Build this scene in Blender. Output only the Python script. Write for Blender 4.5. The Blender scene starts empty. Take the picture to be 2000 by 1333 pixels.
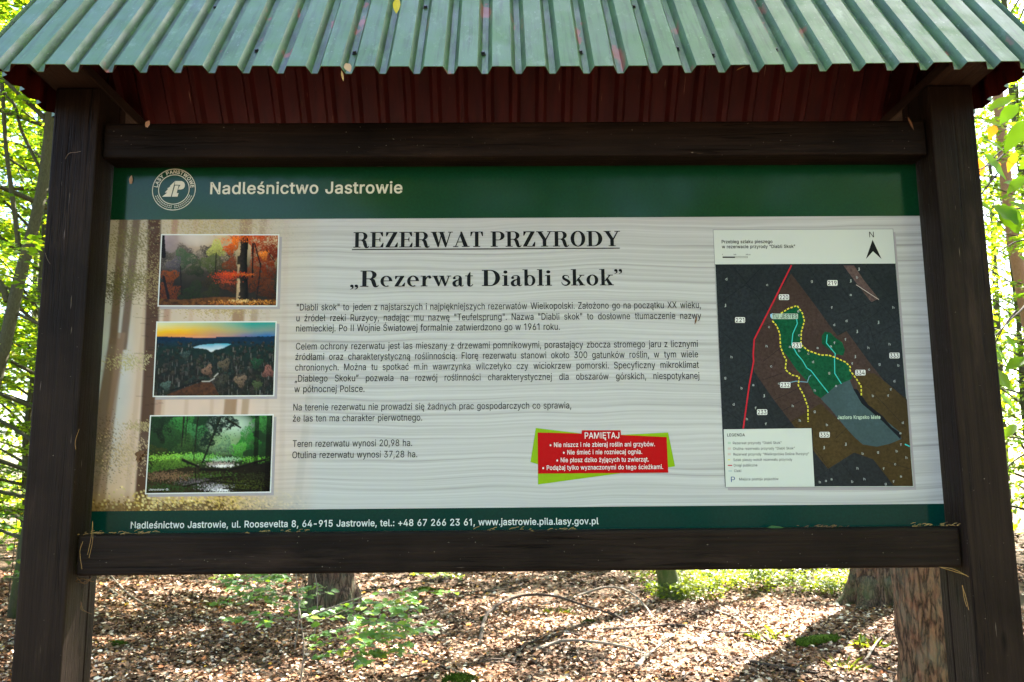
import bpy, bmesh, math, random
import numpy as np
from mathutils import Vector, Matrix

sc = bpy.context.scene
COL = sc.collection
PI = math.pi
# ------------------------------------------------------------------ camera
CAM = np.array([-0.0406, -2.0745, 1.6])
ROT = np.array([[0.999907785865303, 0.011866757553760907, 0.006603016818650858],
                [-0.010707553094729011, 0.9879929356997036, -0.15412756831341073],
                [-0.008352728456659346, 0.15404265341989468, 0.9880288927226205]])
FPX = 1700.0
cd = bpy.data.cameras.new('camera')
cam = bpy.data.objects.new('camera', cd)
COL.objects.link(cam)
m = Matrix.Identity(4)
for i in range(3):
    m[i][0] = ROT[i, 0]; m[i][1] = ROT[i, 2]; m[i][2] = -ROT[i, 1]; m[i][3] = CAM[i]
cam.matrix_world = m
cd.sensor_width = 36.0
cd.lens = FPX / 2000 * 36
cd.clip_start = 0.05
cd.clip_end = 500
cd.dof.use_dof = True
cd.dof.focus_distance = 2.15
cd.dof.aperture_fstop = 11
sc.camera = cam
# ------------------------------------------------------------------ sky and sun
SUN_EL, SUN_AZ = math.radians(46.5), math.radians(32)     # azimuth from +Y towards +X
w = bpy.data.worlds.new('World'); sc.world = w; w.use_nodes = True
nt = w.node_tree
bg = nt.nodes['Background']
sky = nt.nodes.new('ShaderNodeTexSky')
sky.sky_type = 'NISHITA'; sky.sun_disc = False
sky.sun_elevation = SUN_EL; sky.sun_rotation = SUN_AZ
sky.air_density = 1.0; sky.dust_density = 1.5
nt.links.new(sky.outputs[0], bg.inputs[0]); bg.inputs[1].default_value = 0.05
sl = bpy.data.lights.new('sun', 'SUN'); sl.energy = 5.0; sl.angle = math.radians(0.53)
sl.color = (1.0, 0.94, 0.84)
so = bpy.data.objects.new('sun', sl); COL.objects.link(so)
sd = Vector((math.sin(SUN_AZ) * math.cos(SUN_EL), math.cos(SUN_AZ) * math.cos(SUN_EL), math.sin(SUN_EL)))
so.rotation_euler = sd.to_track_quat('Z', 'Y').to_euler(); so.location = sd * 60
sc.view_settings.view_transform = 'Standard'
sc.view_settings.look = 'None'
sc.view_settings.gamma = 1.0
sc.view_settings.exposure = 4.05
sc.cycles.max_bounces = 8
sc.cycles.transparent_max_bounces = 8
sc.cycles.use_denoising = True

# ------------------------------------------------------------------ helpers
def ray(x, y):
    return ROT @ np.array([(x - 1000) / FPX, 1.0, -(y - 666.5) / FPX])

def at(x, y, Y=0.0):
    d = ray(x, y); t = (Y - CAM[1]) / d[1]
    return CAM + t * d

def ground(x, y, Z=0.0):
    d = ray(x, y); t = (Z - CAM[2]) / d[2]
    return CAM + t * d

def link(o, parent=None):
    COL.objects.link(o)
    if parent is not None:
        o.parent = parent
    return o

def tag(o, label=None, cat=None, group=None, kind=None):
    if label: o['label'] = label
    if cat: o['category'] = cat
    if group: o['group'] = group
    if kind: o['kind'] = kind
    return o

def empty(name, loc=(0, 0, 0), rz=0.0):
    o = bpy.data.objects.new(name, None)
    o.location = loc; o.rotation_euler = (0, 0, rz); o.empty_display_size = 0.1
    return link(o)

def mesh_obj(name, V, F, mats, parent=None, idx=None, col=None, smooth=False):
    """V (n,3); F list of tuples or (m,k) array; col (n,4) point colours (linear)."""
    me = bpy.data.meshes.new(name)
    V = np.asarray(V, dtype=np.float32)
    if isinstance(F, np.ndarray):
        k = F.shape[1]; nf = F.shape[0]
        me.vertices.add(len(V)); me.vertices.foreach_set('co', V.ravel())
        me.loops.add(nf * k); me.loops.foreach_set('vertex_index', F.ravel().astype(np.int32))
        me.polygons.add(nf)
        me.polygons.foreach_set('loop_start', np.arange(0, nf * k, k, dtype=np.int32))
        me.update(calc_edges=True)
    else:
        me.from_pydata([tuple(v) for v in V], [], [tuple(int(i) for i in f) for f in F])
    if not isinstance(mats, (list, tuple)): mats = [mats]
    for mm in mats: me.materials.append(mm)
    if idx is not None:
        me.polygons.foreach_set('material_index', np.asarray(idx, dtype=np.int32))
    if smooth:
        me.polygons.foreach_set('use_smooth', np.ones(len(me.polygons), dtype=bool))
    if col is not None:
        a = me.color_attributes.new('print', 'FLOAT_COLOR', 'POINT')
        a.data.foreach_set('color', np.asarray(col, dtype=np.float32).ravel())
    me.update()
    o = bpy.data.objects.new(name, me)
    return link(o, parent)

class MB:
    """collects boxes, tubes and polygons into one mesh"""
    def __init__(s): s.V = []; s.F = []; s.I = []
    def add(s, V, F, mi=0):
        b = len(s.V); s.V += [tuple(v) for v in V]
        s.F += [tuple(i + b for i in f) for f in F]; s.I += [mi] * len(F)
    def poly(s, pts, mi=0): s.add(pts, [tuple(range(len(pts)))], mi)
    def box(s, lo, hi, bev=0.0, mi=0):
        x0, y0, z0 = lo; x1, y1, z1 = hi
        if bev <= 0:
            V = [(x, y, z) for x in (x0, x1) for y in (y0, y1) for z in (z0, z1)]
            s.add(V, [(0, 1, 3, 2), (4, 6, 7, 5), (0, 4, 5, 1), (2, 3, 7, 6), (0, 2, 6, 4), (1, 5, 7, 3)], mi); return
        bm = bmesh.new(); bmesh.ops.create_cube(bm, size=1)
        for v in bm.verts:
            v.co = Vector(((x0 + x1) / 2 + v.co.x * (x1 - x0), (y0 + y1) / 2 + v.co.y * (y1 - y0), (z0 + z1) / 2 + v.co.z * (z1 - z0)))
        bmesh.ops.bevel(bm, geom=bm.edges[:], offset=bev, segments=2, affect='EDGES', profile=0.5)
        bm.verts.index_update()
        s.add([v.co[:] for v in bm.verts], [tuple(v.index for v in f.verts) for f in bm.faces], mi); bm.free()
    def tube(s, pts, rad, n=8, mi=0, cap=True, wob=None, rng=None):
        pts = [Vector(p) for p in pts]
        if not hasattr(rad, '__len__'): rad = [rad] * len(pts)
        ref = Vector((0.31, 0.87, 0.38)); V = []; F = []
        for i, p in enumerate(pts):
            t = (pts[min(i + 1, len(pts) - 1)] - pts[max(i - 1, 0)]).normalized()
            a = ref - t * ref.dot(t)
            if a.length < 1e-3: a = Vector((1, 0, 0)) - t * t.x
            a.normalize(); b = t.cross(a)
            for k in range(n):
                an = 2 * PI * k / n
                r = rad[i] * (1 + (wob * (rng.random() - .5) if wob else 0))
                V.append(tuple(p + a * math.cos(an) * r + b * math.sin(an) * r))
        for i in range(len(pts) - 1):
            for k in range(n):
                F.append((i * n + k, i * n + (k + 1) % n, (i + 1) * n + (k + 1) % n, (i + 1) * n + k))
        if cap:
            F.append(tuple(reversed(range(n)))); F.append(tuple((len(pts) - 1) * n + k for k in range(n)))
        s.add(V, F, mi)
    def build(s, name, mats, parent=None, smooth=False):
        return mesh_obj(name, s.V, s.F, mats, parent, idx=s.I, smooth=smooth)

def spline(pts, n=4):
    """Catmull-Rom through pts"""
    pts = [np.asarray(p, float) for p in pts]
    if len(pts) < 3: return [pts[0] + (pts[-1] - pts[0]) * t / n for t in range(n + 1)]
    P = [2 * pts[0] - pts[1]] + pts + [2 * pts[-1] - pts[-2]]
    out = []
    for i in range(1, len(P) - 2):
        for k in range(n):
            t = k / n; a, b, c, d = P[i - 1], P[i], P[i + 1], P[i + 2]
            out.append(.5 * (2 * b + (c - a) * t + (2 * a - 5 * b + 4 * c - d) * t * t + (3 * b - a - 3 * c + d) * t ** 3))
    out.append(pts[-1]); return out

def srgb(r, g, b):
    f = lambda c: (c / 255 / 12.92) if c / 255 <= .04045 else ((c / 255 + .055) / 1.055) ** 2.4
    return (f(r), f(g), f(b), 1.0)

# ------------------------------------------------------------------ materials
def new_mat(name, rough=0.6, spec=0.5):
    mt = bpy.data.materials.new(name); mt.use_nodes = True
    n = mt.node_tree; b = n.nodes['Principled BSDF']
    b.inputs['Roughness'].default_value = rough
    b.inputs['Specular IOR Level'].default_value = spec
    return mt, n, b

def N(n, t, **kw):
    nd = n.nodes.new(t)
    for k, v in kw.items(): setattr(nd, k, v)
    return nd

def coords(n, scale=(1, 1, 1), kind='Object', rot=(0, 0, 0)):
    tc = N(n, 'ShaderNodeTexCoord'); mp = N(n, 'ShaderNodeMapping')
    mp.inputs['Scale'].default_value = scale; mp.inputs['Rotation'].default_value = rot
    n.links.new(tc.outputs[kind], mp.inputs[0]); return mp.outputs[0]

def noise(n, vec, scale=5, detail=4, rough=.6, dist=0):
    t = N(n, 'ShaderNodeTexNoise')
    t.inputs['Scale'].default_value = scale; t.inputs['Detail'].default_value = detail
    t.inputs['Roughness'].default_value = rough; t.inputs['Distortion'].default_value = dist
    if vec is not None: n.links.new(vec, t.inputs['Vector'])
    return t.outputs['Fac']

def ramp(n, fac, stops):
    r = N(n, 'ShaderNodeValToRGB'); e = r.color_ramp.elements
    while len(e) < len(stops): e.new(0.5)
    for el, (p, c) in zip(e, stops):
        el.position = p; el.color = c if len(c) == 4 else (*c, 1)
    n.links.new(fac, r.inputs[0]); return r.outputs[0]

def mix(n, a, b, fac, blend='MIX'):
    mx = N(n, 'ShaderNodeMix', data_type='RGBA', blend_type=blend)
    for s_, v in ((mx.inputs['A'], a), (mx.inputs['B'], b), (mx.inputs['Factor'], fac)):
        if isinstance(v, (int, float)): s_.default_value = v
        elif isinstance(v, tuple): s_.default_value = v if len(v) == 4 else (*v, 1)
        else: n.links.new(v, s_)
    return mx.outputs['Result']

def bump(n, b, h, strength=.3, dist=.01):
    bp = N(n, 'ShaderNodeBump'); bp.inputs['Strength'].default_value = strength; bp.inputs['Distance'].default_value = dist
    n.links.new(h, bp.inputs['Height']); n.links.new(bp.outputs[0], b.inputs['Normal'])

def flat(name, c, rough=.5, spec=.5):
    mt, n, b = new_mat(name, rough, spec); b.inputs['Base Color'].default_value = c; return mt

def wood(name, dark, light, axis, specks=True):
    mt, n, b = new_mat(name, .6, .10)
    st = lambda a, l: {'x': (l, a, a), 'y': (a, l, a), 'z': (a, a, l)}[axis]
    g = noise(n, coords(n, st(45, 1.5)), 2.2, 6, .65, .4)
    c = ramp(n, g, [(.3, dark), (.72, light)])
    big = noise(n, coords(n), 3.0, 4)
    c = mix(n, c, tuple(x * .45 for x in dark), ramp(n, big, [(.45, (0, 0, 0)), (.72, (1, 1, 1))]))
    wn = noise(n, coords(n, st(9, 1.2)), 2.0, 5, .7)             # stain worn thin along the grain
    c = mix(n, c, tuple(x * 1.7 for x in light), ramp(n, wn, [(.56, (0, 0, 0)), (.74, (.7, .7, .7))]))
    cr = noise(n, coords(n, st(26, .45)), 2.7, 3, .5, .2)         # drying cracks
    ce = ramp(n, cr, [(.485, (0, 0, 0)), (.5, (1, 1, 1)), (.515, (0, 0, 0))])
    cm = N(n, 'ShaderNodeMath', operation='MULTIPLY'); n.links.new(ce, cm.inputs[0])
    n.links.new(ramp(n, noise(n, coords(n, st(5, .8)), 1.7, 2), [(.5, (0, 0, 0)), (.6, (1, 1, 1))]), cm.inputs[1])
    c = mix(n, c, (.003, .002, .002, 1), cm.outputs[0])
    vo = N(n, 'ShaderNodeTexVoronoi'); vo.inputs['Scale'].default_value = 3.0; n.links.new(coords(n, st(2.6, .75)), vo.inputs['Vector'])
    c = mix(n, c, tuple(x * .3 for x in dark), ramp(n, vo.outputs['Distance'], [(.05, (1, 1, 1)), (.085, (0, 0, 0))]))
    if specks:   # worn pale flecks and dust caught in the grain
        f = noise(n, coords(n, st(60, 4)), 3.1, 2, .5)
        c = mix(n, c, (.22, .18, .15, 1), ramp(n, f, [(.74, (0, 0, 0)), (.80, (.9, .9, .9))]))
        f2 = noise(n, coords(n), 190, 1, .4)
        c = mix(n, c, (.25, .22, .18, 1), ramp(n, f2, [(.78, (0, 0, 0)), (.82, (.8, .8, .8))]))
    n.links.new(c, b.inputs['Base Color'])
    hh = N(n, 'ShaderNodeMath', operation='MULTIPLY_ADD'); n.links.new(cm.outputs[0], hh.inputs[0]); hh.inputs[1].default_value = -.9; n.links.new(g, hh.inputs[2])
    bump(n, b, hh.outputs[0], .6, .005)
    n.links.new(ramp(n, g, [(.2, (.5,) * 3), (.8, (.75,) * 3)]), b.inputs['Roughness'])
    return mt

M = {}
M['post'] = wood('dark_stained_wood_upright', (.011, .0065, .0045), (.028, .018, .013), 'z')
M['post_side'] = wood('worn_stained_wood', (.035, .022, .016), (.105, .070, .052), 'z')
M['beam'] = wood('dark_stained_wood_level', (.008, .0052, .0038), (.024, .015, .011), 'x')
M['tie'] = wood('dark_stained_wood_depth', (.016, .010, .007), (.045, .026, .018), 'y')

def roof_green():
    mt, n, b = new_mat('green_coated_steel', .33, .62)
    c0 = noise(n, coords(n), 7, 5)
    c = ramp(n, c0, [(.3, (.044, .112, .034)), (.7, (.074, .158, .052))])
    dr = noise(n, coords(n, (38, 2.2, 2.2)), 2.1, 5, .65)         # grime and algae washed down the slope
    c = mix(n, c, (.022, .045, .014, 1), ramp(n, dr, [(.48, (0, 0, 0)), (.70, (.75, .75, .75))]))
    ch = noise(n, coords(n, (14, 6, 6)), 3.0, 4, .7)              # chalky bleached patches
    c = mix(n, c, (.22, .30, .20, 1), ramp(n, ch, [(.56, (0, 0, 0)), (.72, (.45, .45, .45))]))
    sp = noise(n, coords(n), 260, 2, .5)
    c = mix(n, c, (.05, .10, .045, 1), ramp(n, sp, [(.62, (0, 0, 0)), (.75, (.7, .7, .7))]))
    sp2 = noise(n, coords(n), 120, 2, .5)
    c = mix(n, c, (.42, .46, .42, 1), ramp(n, sp2, [(.70, (0, 0, 0)), (.78, (.5, .5, .5))]))
    sep = N(n, 'ShaderNodeVertexColor'); sep.layer_name = 'print'
    dirt_shade = N(n, 'ShaderNodeMath', operation='MULTIPLY')               # grime in the troughs, plus painted shade to deepen the grooves
    n.links.new(ramp(n, noise(n, coords(n, (30, 5, 5)), 2.6, 4, .7), [(.40, (0, 0, 0)), (.62, (.8, .8, .8))]), dirt_shade.inputs[0]); n.links.new(sep.outputs[0], dirt_shade.inputs[1])
    c = mix(n, c, (.018, .026, .018, 1), dirt_shade.outputs[0])
    pe = noise(n, coords(n, (6, 2.2, 2.2)), 3.3, 3, .55)
    wear = N(n, 'ShaderNodeMath', operation='MULTIPLY')
    n.links.new(ramp(n, pe, [(.63, (0, 0, 0)), (.67, (1, 1, 1))]), wear.inputs[0]); n.links.new(sep.outputs[0], wear.inputs[1])
    c = mix(n, c, (.30, .075, .055, 1), wear.outputs[0])
    n.links.new(c, b.inputs['Base Color'])
    rr = noise(n, coords(n), 14, 4)
    n.links.new(ramp(n, rr, [(.3, (.30,) * 3), (.7, (.52,) * 3)]), b.inputs['Roughness'])
    bump(n, b, sp, .08, .001)
    return mt
M['roof_green'] = roof_green()
def roof_red():
    mt, n, b = new_mat('red_primer_steel', .55, .15)
    g = noise(n, coords(n, (20, 3, 3)), 3, 4)
    c = ramp(n, g, [(.3, (.028, .0024, .0018)), (.75, (.066, .0062, .0044))])
    f = noise(n, coords(n, (90, 4, 4)), 2.5, 2)
    c = mix(n, c, (.45, .24, .14, 1), ramp(n, f, [(.72, (0, 0, 0)), (.80, (.8, .8, .8))]))
    n.links.new(c, b.inputs['Base Color']); return mt
M['roof_red'] = roof_red()
M['screw'] = flat('dark_screw_steel', (.03, .03, .035, 1), .35)

GLOSS = .17
def panel_mat():
    mt, n, b = new_mat('printed_board', GLOSS, .07)
    v = coords(n)
    warp = noise(n, coords(n, (1.6, 1, 3.2)), 1.0, 2)
    sx = N(n, 'ShaderNodeSeparateXYZ'); n.links.new(v, sx.inputs[0])
    ad = N(n, 'ShaderNodeMath', operation='MULTIPLY_ADD'); n.links.new(warp, ad.inputs[0]); ad.inputs[1].default_value = .05; n.links.new(sx.outputs[2], ad.inputs[2])
    cb = N(n, 'ShaderNodeCombineXYZ'); n.links.new(sx.outputs[0], cb.inputs[0]); n.links.new(ad.outputs[0], cb.inputs[2])
    mp = N(n, 'ShaderNodeMapping'); mp.inputs['Scale'].default_value = (.5, 1, 105); n.links.new(cb.outputs[0], mp.inputs[0])
    g = noise(n, mp.outputs[0], 1.3, 4, .62)
    c = ramp(n, g, [(.25, (.27, .262, .258)), (.42, (.46, .46, .455)), (.60, (.56, .565, .56))])
    a = N(n, 'ShaderNodeVertexColor'); a.layer_name = 'print'
    c = mix(n, c, a.outputs[0], a.outputs[1])
    n.links.new(c, b.inputs['Base Color']); return mt
M['panel'] = panel_mat()
def print_mat(name, rough=GLOSS):
    mt, n, b = new_mat(name, rough, .06)
    a = N(n, 'ShaderNodeVertexColor'); a.layer_name = 'print'
    n.links.new(a.outputs[0], b.inputs['Base Color']); return mt
M['picture'] = print_mat('printed_picture')
def band(name, c, sp=.26):
    mt, n, b = new_mat(name, .11, sp)
    f = noise(n, coords(n), 160, 2)
    n.links.new(ramp(n, f, [(.3, tuple(x * .85 for x in c)), (.8, tuple(x * 1.15 for x in c))]), b.inputs['Base Color']); return mt
M['green_band'] = band('printed_green', (.004, .044, .016))
M['teal_band'] = band('printed_teal', (.002, .036, .028), .10)
INK = dict(ink=(.012, .013, .014, 1), cream=(.72, .70, .56, 1), white=(.74, .75, .73, 1), red=(.44, .004, .006, 1),
           lime=(.24, .42, .01, 1), road=(.50, .02, .035, 1), yellow=(.72, .66, .06, 1), cyan=(.05, .55, .50, 1), steel=(.16, .32, .42, 1),
           paper=(.60, .64, .60, 1), grey=(.25, .26, .27, 1), shade=(.38, .35, .37, 1), blue=(.02, .06, .22, 1), line=(.008, .010, .014, 1),
           palegreen=(.42, .55, .45, 1), palepink=(.58, .50, .46, 1), pin=(.30, .55, .80, 1), pale_mark=(.34, .37, .36, 1))
for k_, c_ in INK.items(): M[k_] = flat('print_' + k_, c_, GLOSS, .06)
def map_tone(name, c, var=.5):
    mt, n, b = new_mat(name, GLOSS, .06)
    f = noise(n, coords(n), 140, 4, .7); g = noise(n, coords(n), 9, 3)
    c1 = ramp(n, f, [(.25, tuple(x * (1 - var) for x in c)), (.8, tuple(x * (1 + var) for x in c))])
    n.links.new(mix(n, c1, tuple(x * .6 for x in c), ramp(n, g, [(.4, (0, 0, 0)), (.7, (.6, .6, .6))])), b.inputs['Base Color']); return mt
M['map_slate'] = map_tone('map_slate', (.023, .028, .032))
M['map_brown'] = map_tone('map_brown', (.062, .038, .032))
M['map_olive'] = map_tone('map_olive', (.065, .043, .016))
M['map_green'] = map_tone('map_green', (.006, .085, .036))
M['map_lake'] = map_tone('map_lake', (.055, .095, .105), .25)
M['map_strip'] = map_tone('map_strip', (.115, .075, .07))

# ------------------------------------------------------------------ lettering
# outlines of a plain grotesque alphabet: advance | contour | contour ... in 1/300 of the type size
GLYPH = {
    '"': "96|23,95 21,153 41,153 39,95|58,95 56,153 75,153 73,95",
    '+': "136|59,10 59,109 77,109 77,10|18,52 18,68 117,68 117,52",
    ',': "56|11,-36 20,21 41,21 25,-36",
    '-': "136|101,73 101,56 34,56 34,73",
    '.': "56|29,-1 23,0 19,3 16,7 15,12 16,18 19,22 23,25 29,26 34,25 38,22 41,18 42,12 41,7 38,3 34,0",
    '0': "136|68,-2 52,0 39,7 28,19 21,34 16,53 14,76 16,99 21,118 29,134 39,145 52,152 68,155 84,152 97,145 107,134 115,118 120,99 122,76 120,53 115,34 108,19 97,7 84,0|68,15 78,17 87,22 94,31 99,43 102,58 103,76 102,94 99,109 94,122 87,131 78,136 68,138 58,136 49,131 42,122 37,109 34,94 33,76 34,58 37,43 42,31 49,22 58,17",
    '1': "110|75,153 75,0 56,0 56,132 55,132 18,107 18,127 54,153",
    '2': "136|19,0 19,14 70,69 85,85 93,98 96,111 95,119 92,126 88,131 82,135 67,138 59,137 52,134 46,130 42,124 39,117 38,109 20,109 21,121 26,133 33,142 43,149 54,153 67,155 80,153 92,149 101,142 108,134 113,123 114,112 111,95 101,78 80,54 46,18 46,17 117,17 117,0",
    '3': "136|65,-2 52,-1 40,3 29,9 21,17 16,27 13,40 33,40 34,32 38,26 43,21 50,18 66,15 83,18 89,22 94,28 98,35 99,43 98,51 95,59 90,65 82,70 73,73 60,74 47,74 47,90 86,134 86,136 21,136 21,153 112,153 112,138 63,83 63,87 79,87 92,83 103,76 111,67 116,56 118,43 116,31 111,20 103,11 93,4 80,-1",
    '4': "136|12,32 12,48 74,153 93,153 33,50 33,49 124,49 124,32|84,0 84,36 84,44 84,95 103,95 103,0",
    '5': "136|66,-2 53,-1 42,3 32,10 25,18 20,28 18,39 37,39 38,33 41,27 52,18 66,15 75,16 83,19 89,24 94,31 97,39 98,49 97,58 94,66 89,73 82,79 74,82 65,83 50,81 38,74 20,76 29,153 110,153 110,136 45,136 40,90 41,90 53,97 69,100 79,99 88,96 96,92 103,86 109,78 114,69 116,60 117,49 116,35 111,23 103,12 93,5 80,0",
    '6': "136|68,-2 54,0 43,4 33,12 25,22 21,35 19,49 20,60 24,72 41,102 76,153 97,153 45,78 44,78 50,86 59,92 70,94 84,93 95,88 104,81 111,72 115,60 117,47 115,34 110,22 103,12 93,4 81,0|68,15 76,16 84,19 90,24 94,30 97,38 98,47 97,56 94,64 90,71 84,75 76,79 68,80 60,79 52,75 46,71 41,64 38,56 37,48 38,38 41,30 46,24 52,19 60,16",
    '7': "136|29,0 97,134 97,136 19,136 19,153 117,153 117,135 49,0",
    '8': "136|68,-2 53,-1 41,3 30,10 22,19 17,29 16,41 17,50 20,59 24,66 30,72 38,77 42,80 36,85 28,92 23,103 21,114 23,125 27,135 34,143 44,149 55,153 68,155 81,153 92,149 101,143 108,135 113,125 115,114 113,103 108,92 100,85 94,80 98,77 105,72 111,66 116,59 119,50 120,41 119,29 114,19 106,10 95,3 82,-1|68,15 77,16 85,18 92,22 97,27 100,34 101,42 100,50 97,57 92,62 85,67 77,70 68,71 59,70 51,67 44,62 39,57 36,50 35,42 36,34 39,27 44,22 50,18 58,16|68,87 82,90 88,94 92,99 95,105 96,113 95,120 92,126 88,131 83,135 68,138 53,135 48,131 43,126 41,120 40,113 41,105 43,99 48,94 53,90",
    '9': "136|68,155 81,153 93,148 103,141 110,130 115,118 117,104 115,93 112,81 95,50 60,0 39,0 90,74 92,74 86,66 77,61 65,58 52,60 41,64 32,71 25,81 21,92 19,105 21,119 25,131 33,141 43,148 55,153|68,138 60,137 52,134 46,129 41,122 39,114 38,105 39,97 41,89 46,82 52,77 60,74 68,73 76,74 84,77 90,82 94,88 97,96 98,105 97,114 94,122 90,129 84,134 76,137",
    ':': "56|29,-1 23,0 19,3 16,7 15,12 16,18 19,22 23,25 29,26 34,25 38,22 41,18 42,12 41,7 38,3 34,0|29,81 23,82 19,85 16,90 15,95 16,100 19,105 23,108 29,109 34,108 38,105 41,100 42,95 41,90 38,85 34,82",
    'A': "144|5,0 60,153 83,153 139,0 119,0 86,91 79,112 70,143 74,143 64,111 57,91 26,0|33,43 33,60 111,60 111,43",
    'C': "153|80,-2 62,0 45,7 31,19 21,35 14,54 12,76 14,99 21,118 31,134 45,145 62,152 80,155 102,151 112,147 121,141 128,134 134,126 139,116 142,104 122,104 117,118 107,128 95,135 80,137 67,135 55,130 45,121 37,109 33,94 31,76 33,58 38,43 45,32 55,23 67,18 80,16 95,18 107,24 117,34 122,48 142,48 139,37 134,27 128,19 121,11 112,6 102,1 92,-1",
    'D': "151|66,0 29,0 29,17 64,17 81,19 95,24 106,33 114,45 118,59 120,77 118,94 114,108 106,120 96,128 83,134 66,136 28,136 28,153 68,153 88,150 106,143 120,132 130,117 136,99 138,77 136,54 130,36 120,20 105,9 87,2|37,153 37,0 18,0 18,153",
    'E': "126|18,0 18,153 112,153 112,136 37,136 37,86 107,86 107,69 37,69 37,17 113,17 113,0",
    'F': "123|18,0 18,153 111,153 111,136 37,136 37,83 104,83 104,66 37,66 37,0",
    'G': "156|81,-2 61,0 45,8 31,19 21,35 14,54 12,76 14,99 21,118 31,134 45,145 61,152 79,155 91,154 102,151 112,147 121,141 129,133 135,125 139,115 142,105 122,105 116,118 107,128 95,135 80,137 67,135 55,130 45,121 37,109 33,94 31,76 33,58 38,43 45,32 55,23 67,18 81,16 93,17 103,21 112,28 119,37 123,48 124,61 130,60 85,60 85,77 143,77 143,60 141,42 135,27 126,15 113,6 98,0",
    'H': "155|18,0 18,153 37,153 37,87 118,87 118,153 137,153 137,0 118,0 118,70 37,70 37,0",
    'I': "63|22,0 22,153 41,153 41,0",
    'J': "119|56,-2 37,1 23,10 13,24 10,44 10,52 29,52 29,44 31,31 36,22 45,17 56,15 66,17 74,22 80,31 82,44 82,153 101,153 101,44 98,24 88,10 74,1",
    'K': "140|31,44 31,65 42,78 52,91 64,103 109,153 134,153 69,83 68,83|18,0 18,153 37,153 37,100 37,67 37,58 37,0|112,0 56,78 68,93 135,0",
    'L': "118|18,0 18,153 37,153 37,17 108,17 108,0",
    'M': "188|18,0 18,153 45,153 83,56 86,48 90,37 93,25 96,15 92,15 95,25 99,36 103,47 106,56 143,153 170,153 170,0 151,0 151,87 151,98 152,111 152,124 152,137 154,137 149,123 145,109 140,97 137,87 103,0 86,0 51,87 48,96 43,108 39,122 34,137 36,137 36,125 36,111 36,99 37,87 37,0",
    'N': "157|18,0 18,153 41,153 103,55 109,45 116,32 124,16 121,16 120,32 120,47 120,58 120,153 139,153 139,0 116,0 61,87 53,99 44,114 32,136 36,136 37,115 37,98 37,87 37,0",
    'O': "160|80,-2 62,0 45,7 31,19 21,35 14,54 12,76 14,99 21,118 31,134 45,145 62,152 80,155 99,152 115,145 129,134 139,118 146,99 148,76 146,54 139,35 129,19 115,7 99,0|80,16 93,18 105,23 115,31 122,43 127,58 129,76 127,94 122,109 115,121 105,130 93,135 80,137 67,135 55,130 45,121 38,109 33,94 31,76 33,58 38,43 45,31 55,23 67,18",
    'P': "133|18,0 18,153 71,153 87,151 100,146 110,139 117,129 121,117 123,104 121,91 117,80 110,70 100,62 87,57 71,56 37,56 37,0|37,73 70,73 81,74 89,77 95,82 100,88 102,96 103,104 102,113 100,120 95,127 89,132 80,135 70,136 37,136",
    'R': "135|18,0 18,153 71,153 87,151 100,147 110,139 117,130 121,119 123,106 121,93 117,81 110,72 100,65 87,60 71,59 37,59 37,0|37,77 70,77 81,78 89,80 96,84 100,90 103,97 104,106 103,114 100,121 96,127 89,132 81,135 70,136 37,136|106,0 69,69 91,69 128,0",
    'S': "134|67,-3 52,-1 38,3 27,9 19,18 14,29 11,41 31,41 33,33 37,26 43,21 50,18 67,15 77,16 86,18 93,22 99,28 102,34 104,42 103,48 100,54 89,61 73,67 55,72 38,78 26,87 18,98 16,112 17,124 22,134 31,143 41,149 54,153 68,155 82,153 95,149 105,143 113,135 118,125 120,113 101,113 98,124 91,131 80,136 67,138 58,137 50,134 44,131 39,125 36,119 35,113 36,106 39,100 51,92 64,88 79,84 93,79 108,71 118,59 121,51 122,42 121,30 116,19 108,10 97,3 83,-1",
    'T': "135|10,136 10,153 125,153 125,136 77,136 77,0 58,0 58,136",
    'U': "155|78,-2 61,-1 46,5 34,13 25,24 20,37 18,52 18,153 37,153 37,53 39,43 42,34 48,26 56,20 66,17 78,15 89,17 99,20 107,26 113,34 117,43 118,53 118,153 137,153 137,52 135,37 130,24 121,13 109,5 94,-1",
    'W': "206|47,0 5,153 25,153 49,59 53,44 56,28 59,12 57,12 60,28 63,44 67,59 92,153 114,153 138,59 142,44 146,28 149,12 146,12 150,28 153,44 157,59 181,153 201,153 159,0 137,0 110,97 105,117 101,142 105,142 100,118 95,97 69,0",
    'X': "142|5,0 65,85 65,71 9,153 31,153 53,120 61,108 67,99 73,88 70,88 76,99 82,108 90,120 112,153 134,153 78,72 78,86 137,0 115,0 88,39 81,50 75,59 69,69 73,69 68,59 62,50 54,39 27,0",
    'Y': "142|61,0 61,62 5,153 27,153 58,103 67,88 75,69 67,69 75,88 84,103 114,153 137,153 80,62 80,0",
    'Z': "132|12,0 12,14 82,116 92,129 102,143 104,136 86,136 67,136 12,136 12,153 119,153 119,138 51,39 40,24 29,10 27,16 46,17 64,17 120,17 120,0",
    'a': "117|48,-3 38,-2 28,1 20,6 14,13 10,22 9,32 10,41 13,48 17,54 23,58 38,63 53,66 70,68 80,70 82,73 83,76 83,77 80,89 72,97 59,99 45,97 35,90 30,82 12,87 17,97 24,104 31,109 40,113 58,115 72,114 86,108 92,103 97,96 100,87 101,75 101,0 83,0 83,16 82,16 76,7 65,0|51,14 61,15 68,18 75,22 79,28 82,34 83,41 83,57 78,55 69,53 60,51 53,50 40,48 31,42 28,37 28,31 31,22 39,16",
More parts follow.
